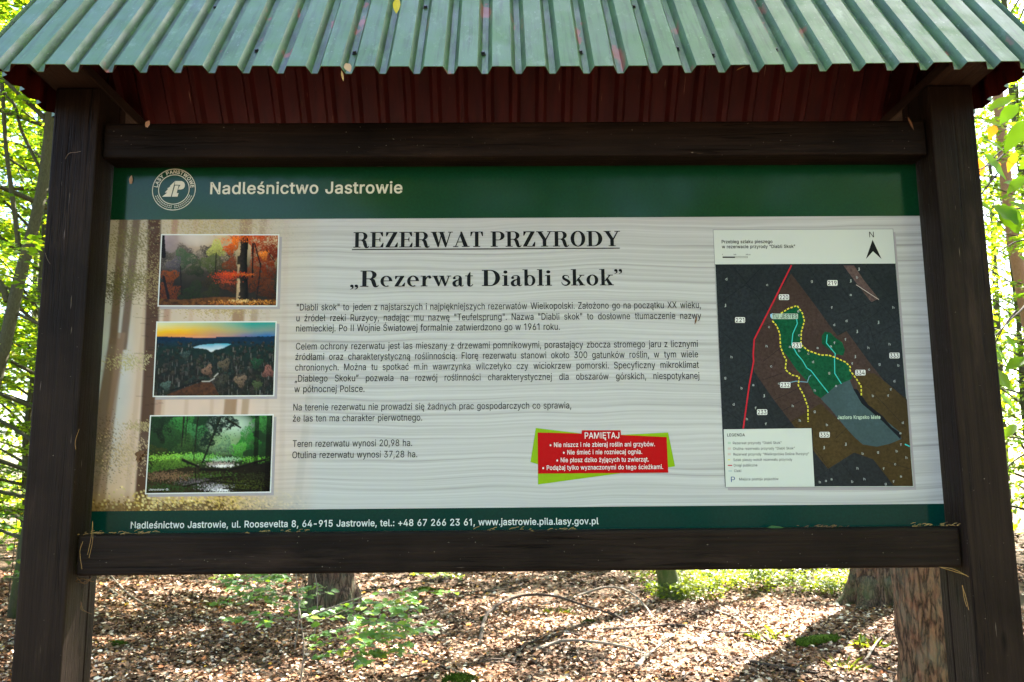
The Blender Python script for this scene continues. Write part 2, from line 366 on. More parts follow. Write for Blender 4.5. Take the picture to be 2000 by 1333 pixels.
    'b': "127|69,-2 59,-2 52,1 41,9 35,18 34,18 34,0 16,0 16,153 34,153 34,96 35,96 41,104 51,112 59,114 69,115 82,114 94,108 104,99 111,88 116,73 117,57 116,40 111,25 104,14 94,5 82,-1|66,14 76,15 84,20 90,26 95,35 98,45 98,57 98,68 95,78 90,87 84,93 76,98 66,99 56,98 48,94 42,87 37,79 35,69 34,57 35,45 38,35 42,26 48,19 56,15",
    'c': "119|62,-2 48,-1 35,5 25,14 17,26 12,40 10,56 12,73 17,87 25,99 35,108 48,113 62,115 78,113 92,107 102,97 108,83 91,79 87,87 81,93 73,97 62,99 52,97 44,93 37,86 33,77 30,67 29,56 30,45 33,35 37,27 44,20 52,15 62,14 73,15 81,20 87,27 91,35 109,31 102,17 92,6 78,0",
    'd': "127|59,-2 45,-1 33,5 24,14 16,25 12,40 10,57 12,73 16,88 24,99 34,108 45,114 59,115 68,114 76,112 86,104 92,96 93,96 93,153 112,153 112,0 94,0 94,18 92,18 86,9 76,1 68,-2|61,14 71,15 79,19 85,26 90,35 93,45 94,57 93,69 90,79 85,87 79,94 71,98 61,99 51,98 43,93 37,87 33,78 30,68 29,57 30,45 33,35 37,26 44,20 52,15",
    'e': "121|64,-2 48,-1 35,5 25,14 17,25 12,40 10,56 12,73 17,87 24,99 35,108 47,113 62,115 80,112 88,108 96,102 102,94 107,85 110,73 111,58 111,51 29,51 30,42 33,32 38,24 45,18 54,15 64,14 76,16 86,22 92,32 109,27 106,19 101,12 93,6 85,1 75,-2|29,66 92,66 92,71 89,81 85,88 79,94 71,98 62,99 52,98 44,94 37,88 33,81 30,72",
    'f': "76|68,114 68,98 2,98 2,114|24,0 24,129 25,138 29,146 34,151 41,156 56,159 67,158 73,156 68,141 64,142 58,142 51,141 46,138 43,133 43,126 43,0",
    'g': "128|62,-45 50,-44 40,-42 25,-33 15,-21 30,-12 36,-20 46,-26 62,-29 75,-28 85,-23 91,-14 93,-2 93,20 92,20 86,12 76,5 68,2 58,1 45,3 34,8 24,16 17,27 12,41 10,57 12,74 16,88 24,100 34,108 45,114 59,115 68,114 76,112 86,104 92,96 94,96 94,114 112,114 112,-3 110,-16 105,-27 97,-35 87,-41 75,-44|61,18 71,19 79,23 85,28 90,36 93,46 94,58 93,69 90,79 85,87 79,94 71,98 61,99 52,98 44,93 37,87 33,79 30,69 29,58 30,47 33,37 37,29 44,23 52,19",
    'h': "123|34,68 34,0 16,0 16,153 34,153 34,86 31,86 37,100 46,109 56,114 68,115 79,114 89,111 96,105 102,96 106,85 107,72 107,0 89,0 89,71 87,82 82,91 74,97 63,99 55,98 48,95 42,91 38,85 35,77",
    'i': "50|16,0 16,114 34,114 34,0|25,133 20,134 16,136 13,140 12,145 13,150 16,154 20,156 25,157 30,156 34,154 37,150 38,145 37,140 34,136 30,134",
    'j': "50|16,114 34,114 34,-9 33,-19 30,-27 26,-34 19,-39 11,-42 1,-43 -3,-43 -3,-26 1,-26 7,-25 12,-22 15,-16 16,-9|25,133 20,134 16,136 13,140 12,145 13,150 16,154 20,156 25,157 30,156 34,154 37,150 38,145 37,140 34,136 30,134",
    'k': "114|33,41 33,64 36,64 85,114 108,114 55,60 53,60|16,0 16,153 34,153 34,0|88,0 44,56 57,69 112,0",
    'l': "57|42,-1 30,1 22,6 17,14 16,25 16,153 34,153 34,30 36,19 39,16 44,16 48,16 51,16 54,1 48,0",
    'm': "183|16,0 16,114 34,114 34,89 32,89 35,97 40,104 52,113 66,116 77,114 86,108 93,99 96,88 94,88 97,96 101,103 114,112 131,116 141,115 149,112 156,106 162,99 166,89 167,77 167,0 149,0 149,76 147,87 142,94 134,98 126,99 118,98 112,96 104,87 101,74 101,0 82,0 82,78 81,87 76,93 69,98 60,99 47,96 42,92 38,87 35,80 34,71 34,0",
    'n': "123|34,68 34,0 16,0 16,114 33,114 34,86 31,86 37,100 46,109 56,114 68,115 79,114 88,111 96,105 102,96 106,85 107,72 107,0 89,0 89,71 87,82 82,91 74,97 63,99 55,98 48,95 42,91 38,85 35,77",
    'o': "125|62,-2 48,-1 35,5 25,14 17,26 12,40 10,56 12,73 17,87 25,99 35,108 48,113 62,115 77,113 90,108 100,99 108,87 113,73 114,56 113,40 108,26 100,14 90,5 77,-1|62,14 73,15 81,20 88,27 92,35 95,45 96,56 95,67 92,77 88,86 81,93 73,97 62,99 52,97 44,93 37,86 33,77 30,67 29,56 30,45 33,35 37,27 44,20 52,15",
    'p': "127|16,-43 16,114 34,114 34,96 35,96 41,104 51,112 59,114 69,115 82,114 94,108 104,99 111,88 116,73 117,57 116,40 111,25 104,14 94,5 82,-1 69,-2 59,-2 52,1 41,9 35,18 34,18 34,-43|66,14 76,15 84,20 90,26 95,35 98,45 98,57 98,68 95,78 90,87 84,93 76,98 66,99 56,98 48,94 42,87 37,79 35,69 34,57 35,45 38,35 42,26 48,19 56,15",
    'q': "127|112,-43 93,-43 93,18 92,18 86,9 76,1 68,-2 59,-2 45,-1 33,5 24,14 16,25 12,40 10,57 12,73 16,88 24,99 34,108 45,114 59,115 68,114 76,112 86,104 92,96 94,96 94,114 112,114|61,14 71,15 79,19 85,26 90,35 93,45 94,57 93,69 90,79 85,87 79,94 71,98 61,99 51,98 43,93 37,87 33,78 30,68 29,57 30,45 33,35 37,26 44,20 52,15",
    'r': "78|16,0 16,114 33,114 33,96 35,96 39,104 46,110 54,114 64,115 69,115 73,115 73,97 69,97 62,98 54,97 48,94 42,90 38,85 35,79 34,71 34,0",
    's': "109|55,-2 43,-2 34,1 25,5 19,11 14,19 11,28 28,32 32,24 37,18 45,15 54,14 65,15 73,19 79,24 80,31 79,36 76,41 71,44 64,47 45,51 31,56 22,62 16,71 14,82 15,91 20,99 26,106 35,111 45,114 56,115 67,114 76,112 84,107 90,102 97,87 80,83 77,89 73,95 66,98 56,100 47,99 39,95 34,90 33,83 34,77 37,73 52,67 69,63 82,58 92,51 97,43 99,32 98,22 94,14 87,7 78,2 67,-1",
    't': "68|61,114 61,98 2,98 2,114|19,141 38,141 38,29 39,23 41,18 45,16 51,15 56,15 61,16 64,1 58,-1 50,-1 37,1 28,6 21,16 19,28",
    'u': "123|55,-2 44,0 34,3 27,9 21,18 17,28 16,42 16,114 34,114 34,43 36,31 41,22 49,17 60,15 68,16 75,19 81,23 85,29 88,37 89,46 89,114 107,114 107,0 89,0 89,28 92,28 86,14 77,5 67,0",
    'v': "117|49,0 5,114 25,114 50,47 56,26 62,6 55,6 61,26 67,47 91,114 111,114 68,0",
    'w': "170|41,0 7,114 26,114 40,64 46,41 53,12 49,12 56,40 62,64 76,114 95,114 108,64 114,41 121,12 117,12 124,41 130,64 144,114 163,114 129,0 111,0 96,52 91,67 87,84 83,101 87,101 83,84 79,67 74,52 60,0",
    'x': "114|6,0 51,65 51,51 9,114 30,114 44,92 54,76 62,62 53,62 61,76 70,92 84,114 105,114 63,51 63,64 107,0 86,0 69,26 60,41 52,54 61,54 54,41 44,26 27,0",
    'y': "117|14,-42 18,-26 21,-26 31,-27 39,-22 45,-11 49,0 5,114 25,114 50,47 56,26 62,6 55,6 61,26 67,47 92,114 111,114 61,-17 53,-32 42,-41 27,-44 19,-43",
    'z': "114|12,0 12,14 76,96 76,97 14,97 14,114 100,114 100,99 38,18 38,17 102,17 102,0",
    '\xf3': "125|62,-2 48,-1 35,5 25,14 17,26 12,40 10,56 12,73 17,87 25,99 35,108 48,113 62,115 77,113 90,108 100,99 108,87 113,73 114,56 113,40 108,26 100,14 90,5 77,-1|62,14 73,15 81,20 88,27 92,35 95,45 96,56 95,67 92,77 88,86 81,93 73,97 62,99 52,97 44,93 37,86 33,77 30,67 29,56 30,45 33,35 37,27 44,20 52,15|54,129 69,159 89,159 69,129",
    '\u0105': "117|48,-3 38,-2 28,1 20,6 14,13 10,22 9,32 10,41 13,48 17,54 23,58 38,63 53,66 70,68 80,70 82,73 83,76 83,77 80,89 72,97 59,99 45,97 35,90 30,82 12,87 17,97 24,104 31,109 40,113 58,115 72,114 86,108 92,103 97,96 100,87 101,75 101,0 83,0 83,16 82,16 76,7 65,0|51,14 61,15 68,18 75,22 79,28 82,34 83,41 83,57 78,55 69,53 60,51 53,50 40,48 31,42 28,37 28,31 31,22 39,16|89,-44 80,-42 72,-38 67,-32 66,-24 67,-17 70,-10 83,2 101,0 89,-10 85,-15 84,-20 86,-26 92,-28 98,-27 102,-26 107,-39 100,-42",
    '\u0107': "119|62,-2 48,-1 35,5 25,14 17,26 12,40 10,56 12,73 17,87 25,99 35,108 48,113 62,115 78,113 92,107 102,97 108,83 91,79 87,87 81,93 73,97 62,99 52,97 44,93 37,86 33,77 30,67 29,56 30,45 33,35 37,27 44,20 52,15 62,14 73,15 81,20 87,27 91,35 109,31 102,17 92,6 78,0|54,129 69,159 89,159 69,129",
    '\u0118': "126|18,0 18,153 112,153 112,136 37,136 37,86 107,86 107,69 37,69 37,17 113,17 113,0|101,-44 92,-43 84,-39 79,-33 77,-25 78,-17 82,-10 88,-4 95,2 113,0 101,-10 97,-15 96,-21 98,-27 104,-29 109,-28 113,-27 119,-40 111,-43",
    '\u0119': "121|64,-2 48,-1 35,5 25,14 17,25 12,40 10,56 12,73 17,87 24,99 35,108 47,113 62,115 80,112 88,108 96,102 102,94 107,85 110,73 111,58 111,51 29,51 30,42 33,32 38,24 45,18 54,15 64,14 76,16 86,22 92,32 109,27 106,19 101,12 93,6 85,1 75,-2|29,66 92,66 92,71 89,81 85,88 79,94 71,98 62,99 52,98 44,94 37,88 33,81 30,72|90,-44 80,-43 73,-39 68,-33 66,-25 67,-17 70,-10 75,-3 81,5 109,27 103,11 94,-1 87,-12 84,-21 86,-27 93,-29 98,-28 102,-27 108,-40 100,-43",
    '\u0142': "62|45,-1 34,1 26,6 21,14 19,25 19,153 37,153 37,30 39,19 42,16 47,16 51,16 54,16 58,1 52,0|2,68 2,84 55,115 55,98",
    '\u0143': "157|18,0 18,153 41,153 103,55 109,45 116,32 124,16 121,16 120,32 120,47 120,58 120,153 139,153 139,0 116,0 61,87 53,99 44,114 32,136 36,136 37,115 37,98 37,87 37,0|70,167 85,198 105,198 86,167",
    '\u015a': "134|67,-3 52,-1 38,3 27,9 19,18 14,29 11,41 31,41 33,33 37,26 43,21 50,18 67,15 77,16 86,18 93,22 99,28 102,34 104,42 103,48 100,54 89,61 73,67 55,72 38,78 26,87 18,98 16,112 17,124 22,134 31,143 41,149 54,153 68,155 82,153 95,149 105,143 113,135 118,125 120,113 101,113 98,124 91,131 80,136 67,138 58,137 50,134 44,131 39,125 36,119 35,113 36,106 39,100 51,92 64,88 79,84 93,79 108,71 118,59 121,51 122,42 121,30 116,19 108,10 97,3 83,-1|59,167 73,198 94,198 74,167",
    '\u015b': "109|55,-2 43,-2 34,1 25,5 19,11 14,19 11,28 28,32 32,24 37,18 45,15 54,14 65,15 73,19 79,24 80,31 79,36 76,41 71,44 64,47 45,51 31,56 22,62 16,71 14,82 15,91 20,99 26,106 35,111 45,114 56,115 67,114 76,112 84,107 90,102 97,87 80,83 77,89 73,95 66,98 56,100 47,99 39,95 34,90 33,83 34,77 37,73 52,67 69,63 82,58 92,51 97,43 99,32 98,22 94,14 87,7 78,2 67,-1|48,129 62,159 83,159 63,129",
    '\u017a': "114|12,0 12,14 76,96 76,97 14,97 14,114 100,114 100,99 38,18 38,17 102,17 102,0|48,129 62,159 83,159 63,129",
    '\u017c': "114|12,0 12,14 76,96 76,97 14,97 14,114 100,114 100,99 38,18 38,17 102,17 102,0|56,133 51,134 47,136 44,140 43,145 44,150 47,154 51,156 56,157 61,156 65,154 68,150 69,145 68,140 65,136 61,134",
    '\u201d': "90|15,95 24,153 45,153 29,95|52,95 61,153 82,153 66,95",
    '\u201e': "86|11,-36 20,21 41,21 26,-36|48,-36 57,21 78,21 62,-36",
    '\u2022': "117|58,28 50,29 42,32 35,37 30,44 27,52 26,61 27,69 30,77 35,84 42,89 50,92 58,93 67,92 75,89 81,84 87,77 90,69 91,61 90,52 87,44 81,37 75,32 67,29",
}
from mathutils.geometry import tessellate_polygon
_gl = {}
def letter(c, bold):
    """-> advance, vertices, triangles of one letter; bold pushes the outline outwards"""
    if (c, bold) in _gl: return _gl[(c, bold)]
    if c == ' ': return .24, [], []
    pr = GLYPH[c].split('|'); adv = int(pr[0]) / 300; V = []; polys = []
    for ct in pr[1:]:
        P = np.array([tuple(map(int, q.split(','))) for q in ct.split(' ')], float) / 300
        P = P[np.linalg.norm(P - np.roll(P, 1, 0), axis=1) > .0072]
        if bold:
            e0 = P - np.roll(P, 1, 0); e1 = np.roll(P, -1, 0) - P
            e0 /= np.linalg.norm(e0, axis=1, keepdims=True) + 1e-9; e1 /= np.linalg.norm(e1, axis=1, keepdims=True) + 1e-9
            n0 = np.stack([-e0[:, 1], e0[:, 0]], 1); n1 = np.stack([-e1[:, 1], e1[:, 0]], 1)
            nn = n0 + n1; nn /= np.maximum(np.linalg.norm(nn, axis=1, keepdims=True), .5)
            mi2 = 1 / np.maximum((nn * n1).sum(1, keepdims=True), .6)      # mitre, limited
            P = P + nn * bold * mi2
        polys.append([Vector((q[0], q[1], 0)) for q in P]); V += [tuple(q) for q in P]
    # outer outlines run clockwise, counters the other way; each outer one is filled on a hair's breadth of its own
    off = np.cumsum([0] + [len(p) for p in polys]); area = [sum(p[i].x * p[(i + 1) % len(p)].y - p[(i + 1) % len(p)].x * p[i].y for i in range(len(p))) for p in polys]
    W_ = []; T = []; k = 0
    box = [(min(q.x for q in p), max(q.x for q in p), min(q.y for q in p), max(q.y for q in p)) for p in polys]
    for i, p in enumerate(polys):
        if area[i] > 0: continue
        grp = [i] + [j for j in range(len(polys)) if area[j] > 0 and box[j][0] > box[i][0] - .002 and box[j][1] < box[i][1] + .002 and box[j][2] > box[i][2] - .002 and box[j][3] < box[i][3] + .002]
        cu = bpy.data.curves.new('outline', 'CURVE'); cu.dimensions = '2D'; cu.fill_mode = 'FRONT'
        for j in grp:
            sp = cu.splines.new('POLY'); sp.points.add(len(polys[j]) - 1); sp.use_cyclic_u = True
            for m_, q in enumerate(polys[j]): sp.points[m_].co = (q.x, q.y, 0, 1)
        ob = bpy.data.objects.new('outline', cu); COL.objects.link(ob); me = bpy.data.meshes.new_from_object(ob.evaluated_get(bpy.context.evaluated_depsgraph_get()))
        b0 = len(W_); W_ += [(v.co.x, v.co.y, float(k)) for v in me.vertices]
        for f in me.polygons:
            t = tuple(i_ + b0 for i_ in f.vertices); A_, B_, C_ = (W_[q] for q in t[:3]); cr = (B_[0] - A_[0]) * (C_[1] - A_[1]) - (B_[1] - A_[1]) * (C_[0] - A_[0])
            T.append(t if cr > 0 else t[::-1])
        bpy.data.objects.remove(ob); bpy.data.curves.remove(cu); bpy.data.meshes.remove(me)
        k += 1
    _gl[(c, bold)] = (adv + bold * 1.2, W_, T); return _gl[(c, bold)]
_cache = {}
def glyphs(s, bold=0.0):
    if (s, bold) in _cache: return _cache[(s, bold)]
    V = []; F = []; x = 0.0
    for c in s:
        adv, v, t = letter(c, bold); b = len(V); V += [(q[0] + x, q[1], q[2]) for q in v]; F += [tuple(i + b for i in f) for f in t]; x += adv
    _cache[(s, bold)] = (np.array(V), F); return _cache[(s, bold)]
CAPH = glyphs('H')[0][:, 1].max()
LAY = 0.0004      # thickness of one printed layer

def put(mb, s, xL, xR, yL, yR, cap, layer=3, mi=0, bold=0.006, ref=None):
    """one line of writing: pixel ends of its base line and cap height in the photo, laid on the board face"""
    a, b = at(xL, yL), at(xR, yR)
    z = (a[2] + b[2]) / 2
    ch = cap * (at(xL, yL)[2] - at(xL, yL + 10)[2]) / 10
    sy = ch / CAPH
    words = s.split(' '); Y = -LAY * layer
    if ref is None:
        V, F = glyphs(s, bold); x0, x1 = V[:, 0].min(), V[:, 0].max()
        sx = (b[0] - a[0]) / (x1 - x0)
        mb.add([(a[0] + (v[0] - x0) * sx, Y - v[2] * 2e-5, z + v[1] * sy) for v in V], F, mi); return sx
    ws = [glyphs(q, bold) for q in words]
    wd = [(V[:, 0].max() - V[:, 0].min()) * ref for V, F in ws]
    gap = (b[0] - a[0] - sum(wd)) / max(1, len(words) - 1); x = a[0]
    for (V, F), ww in zip(ws, wd):
        x0 = V[:, 0].min()
        mb.add([(x + (v[0] - x0) * ref, Y - v[2] * 2e-5, z + v[1] * sy) for v in V], F, mi); x += ww + gap
    return ref

def flatpoly(mb, pix, layer, mi=0):
    pts = [at(*q) for q in pix]
    V = [(p[0], -LAY * layer, p[2]) for p in pts]
    # triangulate (outline may be concave)
    T = tessellate_polygon([[Vector((v[0], v[2], 0)) for v in V]])
    F = []
    for t in T:
        A, B, Cc = (V[i] for i in t)
        cr = (B[0] - A[0]) * (Cc[2] - A[2]) - (B[2] - A[2]) * (Cc[0] - A[0])
        F.append(tuple(t) if cr > 0 else tuple(reversed(t)))
    mb.add(V, F, mi)

def flatline(mb, pix, wpx, layer, mi=0, dash=None):
    """a printed line wpx photo pixels wide along a pixel path"""
    P = [np.array(at(*q))[[0, 2]] for q in pix]; hw = wpx * .00062
    segs = []
    for i in range(len(P) - 1): segs.append((P[i], P[i + 1]))
    carry = 0.0; on = True
    for a, b in segs:
        L = np.linalg.norm(b - a)
        if L < 1e-6: continue
        t = (b - a) / L; nn = np.array([-t[1], t[0]]) * hw
        if dash is None: parts = [(-hw * .6, L + hw * .6)]
        else:
            parts = []; s_ = 0.0; per = dash[0] + dash[1]
            pos = carry
            while s_ < L:
                ph = pos % per
                if ph < dash[0]:
                    e = min(L, s_ + dash[0] - ph); parts.append((s_, e))
                else: e = min(L, s_ + per - ph)
                pos += e - s_ + 1e-7; s_ = e + 1e-7
            carry = pos
        for p0, p1 in parts:
            c0, c1 = a + t * p0, a + t * p1
            q = [c0 - nn, c1 - nn, c1 + nn, c0 + nn]
            mb.add([(v[0], -LAY * layer, v[1]) for v in q], [(0, 1, 2, 3)], mi)
            layer += .004

# ---- Didone-like display letters for the two headings (cap height 1)
def serif_font():
    G = {}
    def R(x0, y0, x1, y1): return [(x0, y0), (x1, y0), (x1, y1), (x0, y1)]
    def arc(cx, cy, rx, ry, ix, iy, a0, a1, icx=None, n=18):
        icx = cx if icx is None else icx; out = []
        A = [math.radians(a0 + (a1 - a0) * i / n) for i in range(n + 1)]
        for a, b in zip(A[:-1], A[1:]):
            out.append([(icx + ix * math.cos(a), cy + iy * math.sin(a)), (cx + rx * math.cos(a), cy + ry * math.sin(a)),
                        (cx + rx * math.cos(b), cy + ry * math.sin(b)), (icx + ix * math.cos(b), cy + iy * math.sin(b))])
        return out
    def stroke(pts, ws, n=6):
        P = spline([(p[0], p[1]) for p in pts], n); m_ = len(P); out = []
        W = np.interp(np.linspace(0, len(ws) - 1, m_), range(len(ws)), ws); L = []
        for i, p in enumerate(P):
            t = P[min(i + 1, m_ - 1)] - P[max(i - 1, 0)]; t = t / np.linalg.norm(t)
            nn = np.array([-t[1], t[0]]) * W[i] / 2; L.append((p - nn, p + nn))
        for a, b in zip(L[:-1], L[1:]): out.append([tuple(a[0]), tuple(b[0]), tuple(b[1]), tuple(a[1])])
        return out
    h = .05; T = .2
    def stem(x, y0=0., y1=1., serif=.1, top=True, bot=True):
        o = [R(x, y0, x + T, y1)]
        if bot: o.append(R(x - serif, y0, x + T + serif, y0 + h))
        if top: o.append(R(x - serif, y1 - h, x + T + serif, y1))
        return o
    G['R'] = (stem(.1) + [R(.3, .95, .48, 1), R(.3, .46, .5, .51)] + arc(.46, .73, .33, .27, .12, .22, -90, 90)
              + stroke([(.46, .48), (.60, .40), (.66, .22), (.72, .04), (.82, .01), (.89, .09)], [.08, .19, .2, .17, .07, .04]), .92)
    G['E'] = (stem(.1) + [R(.3, .95, .72, 1), R(.3, 0, .74, .05), R(.3, .485, .56, .53), [(.67, .72), (.72, .72), (.72, .95), (.55, .95)],
              [(.57, .05), (.74, .05), (.76, .30), (.71, .30)], [(.50, .51), (.545, .36), (.575, .36), (.575, .66), (.545, .66)]], .80)
    G['Z'] = ([R(.06, .95, .70, 1), R(.04, 0, .72, .05), [(.04, .05), (.27, .05), (.70, .95), (.47, .95)], [(.06, .72), (.11, .72), (.22, .95), (.06, .95)],
              [(.55, .05), (.72, .05), (.74, .31), (.69, .31)]], .78)
    G['W'] = ([R(0, .95, .38, 1), R(.42, .95, .80, 1), R(.98, .95, 1.26, 1), [(.08, .95), (.30, .95), (.50, .18), (.40, -.02)], [(.40, -.02), (.47, .02), (.66, .95), (.60, .95)],
              [(.50, .95), (.72, .95), (.92, .18), (.82, -.02)], [(.82, -.02), (.89, .02), (1.14, .95), (1.08, .95)]], 1.26)
    G['A'] = ([R(-.02, 0, .28, .05), R(.48, 0, .92, .05), [(.10, .05), (.16, .05), (.43, .86), (.44, 1.01)], [(.40, 1.01), (.48, 1.01), (.82, .05), (.58, .05), (.38, .70)],
              R(.22, .30, .60, .35)], .90)
    G['T'] = (stem(.29, top=False) + [R(.04, .95, .74, 1), [(.04, .95), (.17, .95), (.08, .70), (.03, .70)], [(.61, .95), (.74, .95), (.75, .70), (.70, .70)]], .78)
    G['P'] = (stem(.1) + [R(.3, .95, .48, 1), R(.3, .42, .48, .47)] + arc(.46, .71, .33, .29, .12, .24, -90, 90), .82)
    G['Y'] = (stem(.35, 0, .48, top=False) + [R(-.02, .95, .38, 1), R(.60, .95, .92, 1), [(.06, .95), (.29, .95), (.54, .48), (.36, .42)], [(.50, .50), (.55, .42), (.80, .95), (.73, .95)]], .90)
    G['O'] = (arc(.47, .5, .42, .52, .21, .46, 0, 360, n=36), .94)
    G['D'] = (stem(.1) + [R(.3, .95, .44, 1), R(.3, 0, .44, .05)] + arc(.42, .5, .47, .5, .24, .45, -90, 90, n=24), .96)
    x = .66
    def lstem(X, y1, flag=True, base=True):
        o = [R(X, 0, X + .165, y1)]
        if flag: o.append([(X - .09, y1 - .045), (X + .02, y1 - .045), (X + .1, y1), (X - .09, y1)])
        if base: o.append(R(X - .08, 0, X + .245, h))
        return o
    G['e'] = (arc(.32, x / 2, .29, x / 2 + .015, .13, x / 2 - .04, 0, 300, n=30) + [R(.18, x / 2 - .0, .61, x / 2 + .045)], .66)
    G['z'] = ([R(.05, x - .045, .50, x), R(.03, 0, .53, .045), [(.03, .045), (.22, .045), (.50, x - .045), (.31, x - .045)], [(.05, .45), (.09, .45), (.18, x - .045), (.05, x - .045)],
              [(.38, .045), (.53, .045), (.55, .24), (.51, .24)]], .58)
    G['r'] = (lstem(.09, x) + stroke([(.24, .40), (.30, .55), (.40, .64), (.48, .60)], [.05, .06, .07, .10]) + arc(.45, .55, .075, .075, 0, 0, 0, 360, n=12), .54)
    G['w'] = ([R(0, x - h, .28, x), R(.32, x - h, .58, x), R(.70, x - h, .92, x), [(.05, x - h), (.23, x - h), (.36, .16), (.29, -.01)], [(.29, -.01), (.35, .03), (.48, x - h), (.43, x - h)],
              [(.38, x - h), (.56, x - h), (.67, .16), (.60, -.01)], [(.60, -.01), (.66, .03), (.83, x - h), (.78, x - h)]], .92)
    G['a'] = ([R(.33, .08, .495, .50)] + stroke([(.10, .50), (.16, .61), (.30, .645), (.40, .59), (.414, .48)], [.07, .05, .04, .10, .16]) + arc(.125, .50, .075, .075, 0, 0, 0, 360, n=12)
              + stroke([(.36, .40), (.20, .33), (.11, .20), (.15, .05), (.27, .01), (.37, .10)], [.05, .10, .16, .15, .06, .04]) + stroke([(.414, .14), (.44, .03), (.52, .01), (.58, .08)], [.16, .10, .05, .035]), .60)
    G['t'] = ([R(.12, .10, .285, .66), R(.02, x - h, .40, x), [(.12, .64), (.285, .64), (.285, .88), (.25, .88)]] + stroke([(.202, .14), (.22, .03), (.32, .01), (.41, .11)], [.165, .12, .05, .04]), .44)
    G['i'] = (lstem(.09, x) + arc(.165, .86, .10, .10, 0, 0, 0, 360, n=14), .36)
    G['l'] = (lstem(.09, 1.02), .36)
    G['b'] = (lstem(.07, 1.02, base=False) + arc(.34, x / 2, .27, x / 2 + .01, .12, x / 2 - .04, 0, 360, n=28), .66)
    G['s'] = (stroke([(.41, .46), (.38, .58), (.26, .635), (.14, .57), (.17, .43), (.33, .31), (.42, .18), (.33, .04), (.19, .02), (.09, .10), (.05, .22)],
                     [.03, .04, .05, .10, .14, .16, .14, .09, .05, .04, .03]), .50)
    G['k'] = (lstem(.07, 1.02) + [[(.22, .26), (.27, .24), (.52, .62), (.45, .62)], R(.38, x - h, .64, x), [(.27, .37), (.36, .50), (.61, .05), (.42, .05)], R(.36, 0, .68, h)], .68)
    G['o'] = (arc(.32, x / 2, .29, x / 2 + .015, .125, x / 2 - .04, 0, 360, n=30), .66)
    q = lambda X, Y: arc(X + .08, Y, .085, .085, 0, 0, 0, 360, n=12) + stroke([(X + .13, Y), (X + .12, Y - .13), (X + .01, Y - .22)], [.07, .06, .02])
    G['\u201e'] = (q(.0, .05) + q(.22, .05), .46)
    G['\u201d'] = (q(.0, .93) + q(.22, .93), .46)
    G[' '] = ([], .34)
    return G
SERIF = serif_font()
def put_serif(mb, s, xL, xR, yL, yR, cap, layer=3, mi=0, track=.03):
    a, b = at(xL, yL), at(xR, yR); z = (a[2] + b[2]) / 2
    sy = cap * (at(xL, yL)[2] - at(xL, yL + 10)[2]) / 10
    W = sum(SERIF[c][1] + track for c in s) - track
    sx = (b[0] - a[0]) / W; x = 0.0
    for c in s:
        for j, pl in enumerate(SERIF[c][0]):
            Y = -LAY * layer - j * 4e-6
            P = [(a[0] + (x + p[0]) * sx, Y, z + p[1] * sy) for p in pl]
            ar = sum(P[i][0] * P[(i + 1) % len(P)][2] - P[(i + 1) % len(P)][0] * P[i][2] for i in range(len(P)))
            mb.poly(P if ar > 0 else P[::-1], mi)
        x += SERIF[c][1] + track

# ------------------------------------------------------------------ picture painting (printed photographs on the board)
def vnoise(h, w, cell, rng):
    gh, gw = int(h / cell) + 3, int(w / cell) + 3
    g = rng.random((gh, gw)); y = np.arange(h) / cell; x = np.arange(w) / cell
    y0 = y.astype(int); x0 = x.astype(int); fy = (y - y0)[:, None]; fx = (x - x0)[None]
    fy = fy * fy * (3 - 2 * fy); fx = fx * fx * (3 - 2 * fx)
    return (g[y0][:, x0] * (1 - fy) * (1 - fx) + g[y0][:, x0 + 1] * (1 - fy) * fx + g[y0 + 1][:, x0] * fy * (1 - fx) + g[y0 + 1][:, x0 + 1] * fy * fx)
def fract(h, w, cell, rng, o=4):
    s = 0; a = 1; t = 0
    for _ in range(o):
        s = s + a * vnoise(h, w, max(cell, 1), rng); t += a; a *= .6; cell /= 2
    return s / t
def lerp(a, b, t):
    t = np.clip(t, 0, 1)[..., None] if np.ndim(t) == 2 else t
    return np.asarray(a) * (1 - t) + np.asarray(b) * t
def C3(r, g, b): return np.array(srgb(r, g, b)[:3])
def splat(im, X, Y, c, fx, fy, fr, rng, n, r=(1, 2), jit=.35):
    """n leaf-sized dabs of colour c around (fx,fy) (fractions), spread fr"""
    h, w = X.shape
    for _ in range(n):
        x = int((fx + rng.normal() * fr[0]) * w); y = int((fy + rng.normal() * fr[1]) * h)
        rr = rng.integers(r[0], r[1] + 1); k = 1 + (rng.random() - .5) * 2 * jit
        y0, y1, x0, x1 = max(0, y), min(h, y + rr), max(0, x), min(w, x + rr)
        if y1 > y0 and x1 > x0: im[y0:y1, x0:x1] = im[y0:y1, x0:x1] * .25 + np.clip(c * k, 0, 1) * .75
def grid(h, w):
    y, x = np.mgrid[0:h, 0:w]; return x / (w - 1), y / (h - 1)

